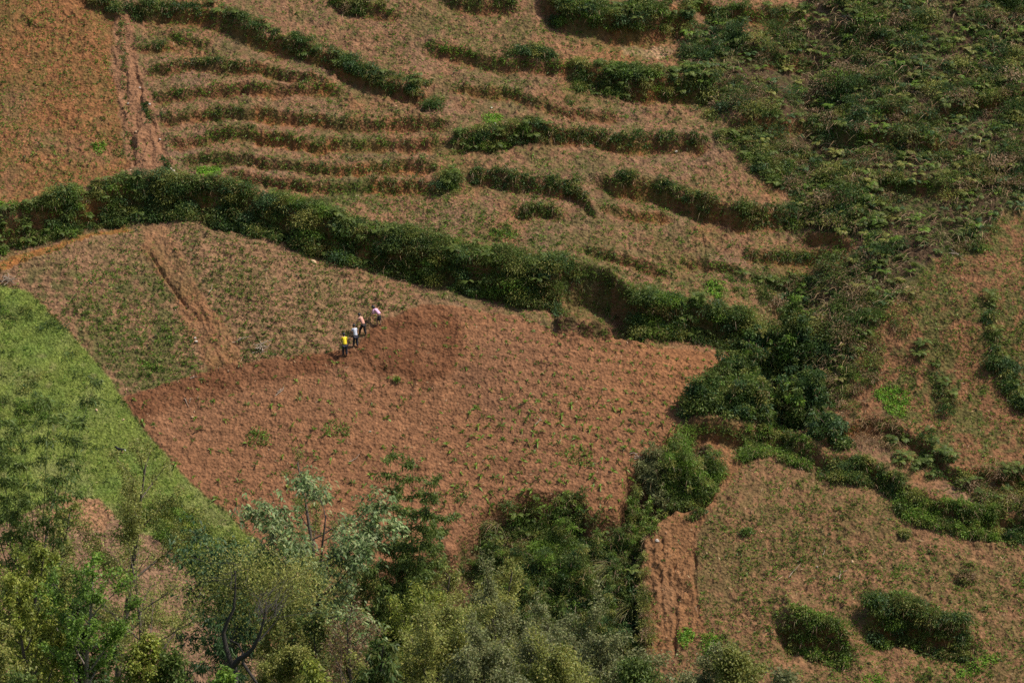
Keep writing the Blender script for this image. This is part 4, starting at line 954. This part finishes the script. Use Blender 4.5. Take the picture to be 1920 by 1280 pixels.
# ------------------------------------------------------------------ stones, sticks
import bmesh
def rock(px, q, s_, mat, label, name="stone"):
    bm = bmesh.new(); bmesh.ops.create_icosphere(bm, subdivisions=2, radius=1)
    g = np.random.default_rng(int(px * 7 + q))
    for v in bm.verts:
        f = 1 + .28 * float(vn(v.co.x * 2 + px, v.co.y * 2 + v.co.z * 1.7, .9, int(q))); v.co *= f
    me = bpy.data.meshes.new(name); bm.to_mesh(me); bm.free(); me.materials.append(mat)
    s_ = s_ * .8; b = spot(px, q); o = link(name, me, loc=b + [0, 0, s_ * .3]); o.scale = (s_ * g.uniform(.9, 1.4), s_ * g.uniform(.8, 1.1), s_ * g.uniform(.55, .8)); o.rotation_euler = (g.uniform(0, .5), g.uniform(0, .5), g.uniform(0, 6))
    tag(o, label, "stone", "loose stones on the hillside")
for a_ in [(262,165,.11,ROCK,"small pale stone in the upper part of the eroded path"),(255,248,.14,ROCKO,"tan stone in the left rut of the eroded path"),(300,262,.12,ROCK,"pale stone on the right shoulder of the eroded path"),(588,492,.26,ROCKO,"round tan boulder below the longest bank"),(368,641,.17,ROCK,"white stone lying between the red path and the dead branch"),(366,634,.12,ROCK,"smaller white stone touching the one by the red path"),
           (378,1116,.30,ROCK,"pale boulder at the right edge of the pink path"),(383,1127,.22,ROCK,"pale boulder just below the one at the pink path edge"),(1292,753,.13,ROCK,"whitish stone at the right end of the dug field"),
           (1232,1014,.18,ROCK,"pale stone on the bare track below the creeper spine"),(287,322,.13,ROCK,"white stone at the foot of the eroded path"),(325,322,.18,ROCK,"first of the pale stones heaped right of the path foot"),
           (330,327,.15,ROCK,"lower of the pale stones heaped right of the path foot"),(320,317,.13,ROCK,"upper of the pale stones heaped right of the path foot"),(245,320,.11,ROCKO,"tan stone at the left of the path foot"),
           (922,203,.12,ROCK,"white stone touching the top of the square bed"),(929,232,.10,ROCK,"white stone at the lower corner of the square bed"),(240,195,.12,ROCK,"white stone midway down the path, left rut"),
           (280,196,.12,ROCK,"white stone midway down the path, right rut"),(993,478,.14,ROCK,"pale stone on the weedy terrace above the longest bank's end"),(1268,285,.15,ROCK,"pale stone under the straight low hedge"),
           (694,809,.10,ROCK,"small white stone in the left of the dug field"),(171,531,.09,ROCK,"small white stone high in the green left field"),(361,782,.10,ROCKO,"small tan stone in the grass beside the dug field"),
           (181,769,.12,ROCKO,"tan stone on the grass slope, left of two"),(231,787,.12,ROCKO,"tan stone on the grass slope, right of two"),(1598,1053,.13,ROCKO,"tan stone in the middle of the lower right field"),(1532,1063,.10,ROCK,"white stone in the lower right field")]:
    rock(*a_)
def stick(px, q, L, ang, label, n=1, seed=1):
    g = np.random.default_rng(seed); b = spot(px, q); wd = Wood()
    for i in range(n):
        a = math.radians(ang + (g.normal() * 35 if i else 0)); d = np.array([math.cos(a), math.sin(a) * .8, 0]); st_ = g.normal(size=3) * .12 * (i > 0)
        p = st_ + d * L * np.linspace(-.5, .5, 6)[:, None] * (1 if i == 0 else g.uniform(.3, .8)); p[:, :2] += g.normal(size=(6, 2)) * .03
        p[:, 2] = ground(p[:, 0] + b[0], p[:, 1] + b[1]) - b[2] + .07 + .03 * i; wd.tube(p, np.linspace(.035, .012, 6), 5)
    o = link("fallen_branch", wd.mesh("fallen_branch", TWIG), loc=b); tag(o, label, "branch", "fallen branches in the fields")
for a_ in [(455,634,1.6,22,"fallen branch lying in the left field above the tilled edge",2),(490,655,1.5,30,"heap of dry twigs at the tilled edge left of the workers",12),(665,862,.9,35,"short dry stick in the lower left of the dug field",1),
           (1195,855,1.2,-12,"pale root sticking out at the dug field's lower right corner",4),(1795,478,1.8,-55,"pale fallen branch on the slope right of the thicket",3),(1010,790,.9,60,"dry stick in the middle of the dug field",2),
           (15,530,1.6,-10,"grey brush pile at the left edge above the grass",12),(525,735,1.0,55,"forked dry stick in the dug field's upper left",3),(350,755,.8,-60,"thin dry stick near the left point of the dug field",2),
           (1490,1070,1.6,55,"long pale stalk in the lower right field",1),(1575,1080,1.2,40,"pale stalk pair in the lower right field",2),(1545,1035,.9,70,"upright-looking dry stalk in the lower right field",1),
           (1590,40,1.6,-50,"bleached dead branch near the top of the thicket",5),(395,545,.9,75,"dry stick beside the red path in the left field",1),(1087,990,.9,-60,"dead stub at the ravine head",2),(365,708,.6,10,"short twig on the grass-field edge",2)]:
    stick(*a_[:5], n=a_[5], seed=int(a_[0]))

# ------------------------------------------------------------------ people
def cloth(n, c): return plain(n, c, .85, 9, .12, .01)
SKIN = plain("skin", (.30, .17, .11), .6, 5, .08, .003); HAIR = plain("hair_black", (.012, .01, .009), .5, 20, .2, .004)
def skin_mesh(name, joints, edges, mat, sub=1, root=0):
    me = bpy.data.meshes.new(name); me.from_pydata([j[:3] for j in joints], edges, []); o = bpy.data.objects.new(name, me); COL.objects.link(o)
    md = o.modifiers.new("s", 'SKIN'); md.use_smooth_shade = True
    for i, v in enumerate(me.skin_vertices[0].data):
        r = joints[i][3]; v.radius = (r, r) if not isinstance(r, tuple) else r; v.use_root = (i == root)
    if sub: sb = o.modifiers.new("b", 'SUBSURF'); sb.levels = sub; sb.render_levels = sub
    dg = bpy.context.evaluated_depsgraph_get(); m2 = bpy.data.meshes.new_from_object(o.evaluated_get(dg)); bpy.data.objects.remove(o, do_unlink=True)
    m2.materials.clear(); m2.materials.append(mat)
    for p in m2.polygons: p.use_smooth = True
    return m2

def person(px, q, yaw, bend, label, top, bottom, stature=1.62, stride=.12, skirt=False, reach=.35, headfwd=.5, sleeves=False, shoes=None, hair_long=False):
    b = spot(px, q); e = empty("person", b, label, "person", "workers hoeing the red field"); e.rotation_euler = (0, 0, yaw); k = stature / 1.7 * 1.06; e.scale = (k, k, k)
    slope = .5
    def U(a, c, l): return np.array([0, math.sin(a), math.cos(a)]) * l + np.array(c)
    pel = np.array([0, -.02, .93]); wa = U(bend * .45, pel, .17); ch = U(bend * .8, wa, .20); nk = U(bend, ch, .17); na = bend * .8 + headfwd
    n2 = U(bend * .7 + .15, nk, .08); hd = U(na * .6, n2, .13); htop = U(na * .6, hd, .09)
    fL, fR = stride, -stride * .7
    J = []; E = []
    def j(p, r, par=None):
        J.append((float(p[0]), float(p[1]), float(p[2]), r)); i = len(J) - 1
        if par is not None: E.append((par, i))
        return i
    ip = j(pel, (.15, .11)); iw = j(wa, (.13, .10), ip); ic = j(ch, (.15, .11), iw); inn = j(nk, (.09, .08), ic); i2 = j(n2, .055, inn); ih = j(hd, (.078, .095), i2); it = j(htop, .06, ih)
    face = np.array([0, math.cos(na * .6), -math.sin(na * .6)])
    j(hd + face * .105, .014, ih)
    for s_ in (-1, 1): j(hd + np.array([s_ * .085, 0, 0]), .018, ih)
    legs = {}; arms = {}
    for s_, f in ((-1, fL), (1, fR)):
        hp = j(pel + [s_ * .09, 0, -.05], .085, ip); kn = np.array([s_ * .11, f * .6 + .05, .47]); an = np.array([s_ * .12, f, .075 + max(0, f) * slope * 0]); 
        ik = j(kn, .058, hp); ia = j(an, .038, ik); j(an + [s_ * .02, .15, -.045], .032, ia); legs[s_] = (pel + [s_ * .09, 0, -.05], kn, an)
    hand_c = np.array([0.0, 0, 0]); sh0 = nk + np.array([0, -.01, -.02])
    for s_ in (-1, 1):
        sh = sh0 + [s_ * .18, 0, 0]; ha = nk + np.array([s_ * .05 + .04, reach + (.14 if s_ > 0 else 0), -.38 - .12 * (s_ > 0)]); el = (sh + ha) / 2 + [s_ * .11, -.06, -.08]
        a = j(sh, .055, inn); b2 = j(el, .042, a); c_ = j(ha, .028, b2); pm = ha + unit((ha - el)[None])[0] * .06; d_ = j(pm, (.035, .02), c_)
        fd = unit((ha - el)[None])[0]
        for f_ in range(4): 
            o_ = np.array([(f_ - 1.5) * .019, 0, 0]); m1 = pm + o_ + fd * .035; i1 = j(m1, .009, d_); j(m1 + fd * (.02 + .006 * (1 - abs(f_ - 1.5))) + np.array([0, -.012, -.02]), .008, i1)
        t1 = j(pm + np.array([-s_ * .035, .01, .005]), .010, d_); j(pm + np.array([-s_ * .045, .035, -.01]), .009, t1)
        arms[s_] = (sh, el, ha, pm)
    link("body", skin_mesh("body", J, E, SKIN), e)
    # shirt
    J2 = []; E2 = []
    def jj(p, r, par=None):
        J2.append((float(p[0]), float(p[1]), float(p[2]), r)); i = len(J2) - 1
        if par is not None: E2.append((par, i))
        return i
    a0 = jj(wa, (.165, .125)); a9 = jj(pel + [0, -.01, .02], (.175, .135), a0); a1 = jj(ch, (.175, .13), a0); a2 = jj(nk, (.115, .10), a1)
    for s_ in (-1, 1):
        sh, el, ha, _ = arms[s_]; x1 = jj(sh, .072, a2); x2 = jj(sh * .35 + el * .65 if not sleeves else el, .062, x1)
        if sleeves: jj(el * .25 + ha * .75, .045, x2)
    link("shirt", skin_mesh("shirt", J2, E2, top), e)
    J2 = []; E2 = []
    c0 = jj(pel + [0, -.005, .0], (.165, .128))
    if skirt:
        c1 = jj(pel + [0, .01, -.2], (.185, .15), c0); c2 = jj(pel + [0, .03, -.42], (.20, .165), c1); jj(pel + [0, .03, -.5], (.2, .165), c2)
    else:
        for s_ in (-1, 1):
            hp, kn, an = legs[s_]; y1 = jj(hp + [0, 0, -.03], .125, c0); y2 = jj(kn, .098, y1); jj(an * .9 + kn * .1, .078, y2)
    link("skirt" if skirt else "trousers", skin_mesh("skirt" if skirt else "trousers", J2, E2, bottom), e)
    J2 = []; E2 = []
    bm = bmesh.new(); bmesh.ops.create_icosphere(bm, subdivisions=3, radius=.122)
    up_ = unit((htop - hd)[None])[0]; hc = hd + up_ * .035 - face * .038
    for v in bm.verts:
        c_ = np.array(v.co); lf = c_ @ face; c_ = c_ - face * max(0, lf - .045) * .8; c_ *= 1 + .04 * float(vn(c_[0] * 9, c_[2] * 9 + c_[1] * 9, .5, 5))
        if hair_long and c_ @ up_ < 0: c_ = c_ - face * .02 + up_ * (c_ @ up_) * .9
        v.co = hc + c_
    hm_ = bpy.data.meshes.new("hair"); bm.to_mesh(hm_); bm.free(); hm_.materials.append(HAIR)
    for pl_ in hm_.polygons: pl_.use_smooth = True
    link("hair", hm_, e)
    if shoes:
        for s_ in (-1, 1):
            hp, kn, an = legs[s_]; J2 = []; E2 = []; s0 = jj(an + [0, -.02, -.02], .048); jj(an + [s_ * .02, .17, -.045], .036, s0); link("boot", skin_mesh("boot", J2, E2, shoes), e)
    # hoe held in both hands
    g0 = arms[-1][3] + [.0, -.0, 0]; g1 = arms[1][3]; d = unit((g1 - g0)[None])[0]
    hoe = empty("hoe", b, "long-handled hoe held by the person " + label.split(" ", 1)[1].split(",")[0][:60], "hoe", "hoes of the workers"); hoe.rotation_euler = (0, 0, yaw); hoe.scale = (k, k, k)
    zt = float(ground(b[0] - math.sin(yaw) * .9, b[1] + math.cos(yaw) * .9) - b[2]) / k + .05
    end = np.array([g1[0] + .05, .95, zt]); start = g0 - unit((end - g0)[None])[0] * .25
    wd = Wood(); wd.tube([start, (start + end) / 2, end], (.017, .017, .017), 6); link("handle", wd.mesh("handle", TWIG), hoe)
    bm = bmesh.new(); bmesh.ops.create_cube(bm, size=1)
    for v in bm.verts: v.co.x *= .16; v.co.y *= .02; v.co.z *= .2; v.co.x *= (1.2 if v.co.z < 0 else .8); v.co.y += (-.08 if v.co.z < 0 else .02)
    me = bpy.data.meshes.new("blade"); bm.to_mesh(me); bm.free(); me.materials.append(BARKD); link("blade", me, hoe, end + [0, .0, -.04])
    return e
YEL = cloth("shirt_yellow", (.85, .62, .02)); GRY = cloth("shirt_pale_grey", (.55, .56, .64)); SAL = cloth("shirt_salmon", (.62, .30, .22)); PNK = cloth("shirt_pink", (.78, .42, .58))
NAVY = cloth("trousers_navy", (.018, .02, .035)); BLK = cloth("cloth_black", (.012, .011, .012)); SHO = cloth("boots_dark", (.02, .018, .016))
person(647, 668, math.radians(15), .62, "person in a bright yellow shirt and dark trousers, lowest of the four workers", YEL, NAVY, 1.62, .06, reach=.28, shoes=SHO)
person(667, 651, math.radians(25), .55, "person in a pale grey shirt and dark trousers, second from the bottom in the line", GRY, NAVY, 1.60, .08, reach=.28)
person(681, 629, math.radians(48), .75, "person in a salmon top stepping forward and leaning, third in the line", SAL, BLK, 1.60, .26, reach=.3, sleeves=True)
person(711, 611, math.radians(55), 1.25, "person in a pink shirt and knee-length black skirt bending low, uppermost worker", PNK, BLK, 1.62, .08, skirt=True, reach=.22, sleeves=True, shoes=SHO, hair_long=True)

# ------------------------------------------------------------------ dog on the grass
def dog(px, q, yaw):
    b = spot(px, q); e = empty("dog", b, "small black dog with tan legs and a white-tipped tail on the grass slope", "dog"); e.rotation_euler = (0, 0, yaw)
    BD = bpy.data.materials.new("dog_coat"); BD.use_nodes = True; n = BD.node_tree; Bs = n.nodes["Principled BSDF"]; Bs.inputs["Roughness"].default_value = .8
    tc = n.nodes.new("ShaderNodeTexCoord"); sx = n.nodes.new("ShaderNodeSeparateXYZ"); n.links.new(tc.outputs["Object"], sx.inputs[0])
    ns = n.nodes.new("ShaderNodeTexNoise"); ns.inputs["Scale"].default_value = 20; n.links.new(tc.outputs["Object"], ns.inputs["Vector"])
    ad = n.nodes.new("ShaderNodeMath"); ad.operation = 'MULTIPLY_ADD'; ad.inputs[1].default_value = .05; n.links.new(ns.outputs[0], ad.inputs[0]); n.links.new(sx.outputs[2], ad.inputs[2])
    cr = n.nodes.new("ShaderNodeValToRGB"); cr.color_ramp.elements[0].position = .21; cr.color_ramp.elements[0].color = (.30, .16, .08, 1); cr.color_ramp.elements[1].position = .25; cr.color_ramp.elements[1].color = (.012, .011, .01, 1)
    n.links.new(ad.outputs[0], cr.inputs[0]); n.links.new(cr.outputs[0], Bs.inputs["Base Color"])
    J = []; E = []
    def j(p, r, par=None):
        J.append((p[0], p[1], p[2], r)); i = len(J) - 1
        if par is not None: E.append((par, i))
        return i
    r0 = j((0, -.16, .36), (.075, .085)); r1 = j((0, 0, .35), (.07, .085), r0); r2 = j((0, .17, .35), (.085, .11), r1); n1 = j((0, .28, .44), .06, r2); h = j((0, .35, .50), .062, n1); m = j((0, .43, .48), .035, h); j((0, .48, .47), .025, m)
    for s in (-1, 1):
        j((s * .045, .33, .575), .02, h)
        a = j((s * .07, .17, .27), .04, r2); c = j((s * .07, .165, .14), .022, a); d = j((s * .07, .17, .03), .018, c); j((s * .07, .20, .015), .02, d)
        a = j((s * .07, -.14, .29), .055, r0); c = j((s * .075, -.10, .2), .035, a); d = j((s * .07, -.21, .12), .02, c); f = j((s * .07, -.18, .03), .018, d); j((s * .07, -.15, .015), .02, f)
    t = j((0, -.26, .40), .02, r0); j((0, -.33, .36), .018, t)
    link("body", skin_mesh("body", J, E, BD), e)
    link("tail_tip", skin_mesh("tail_tip", [(0, -.32, .365, .022), (0, -.39, .31, .026), (0, -.44, .25, .014)], [(0, 1), (1, 2)], plain("white_fur", (.8, .78, .72))), e)
dog(226, 850, math.radians(75))
print("done", len(bpy.data.objects))
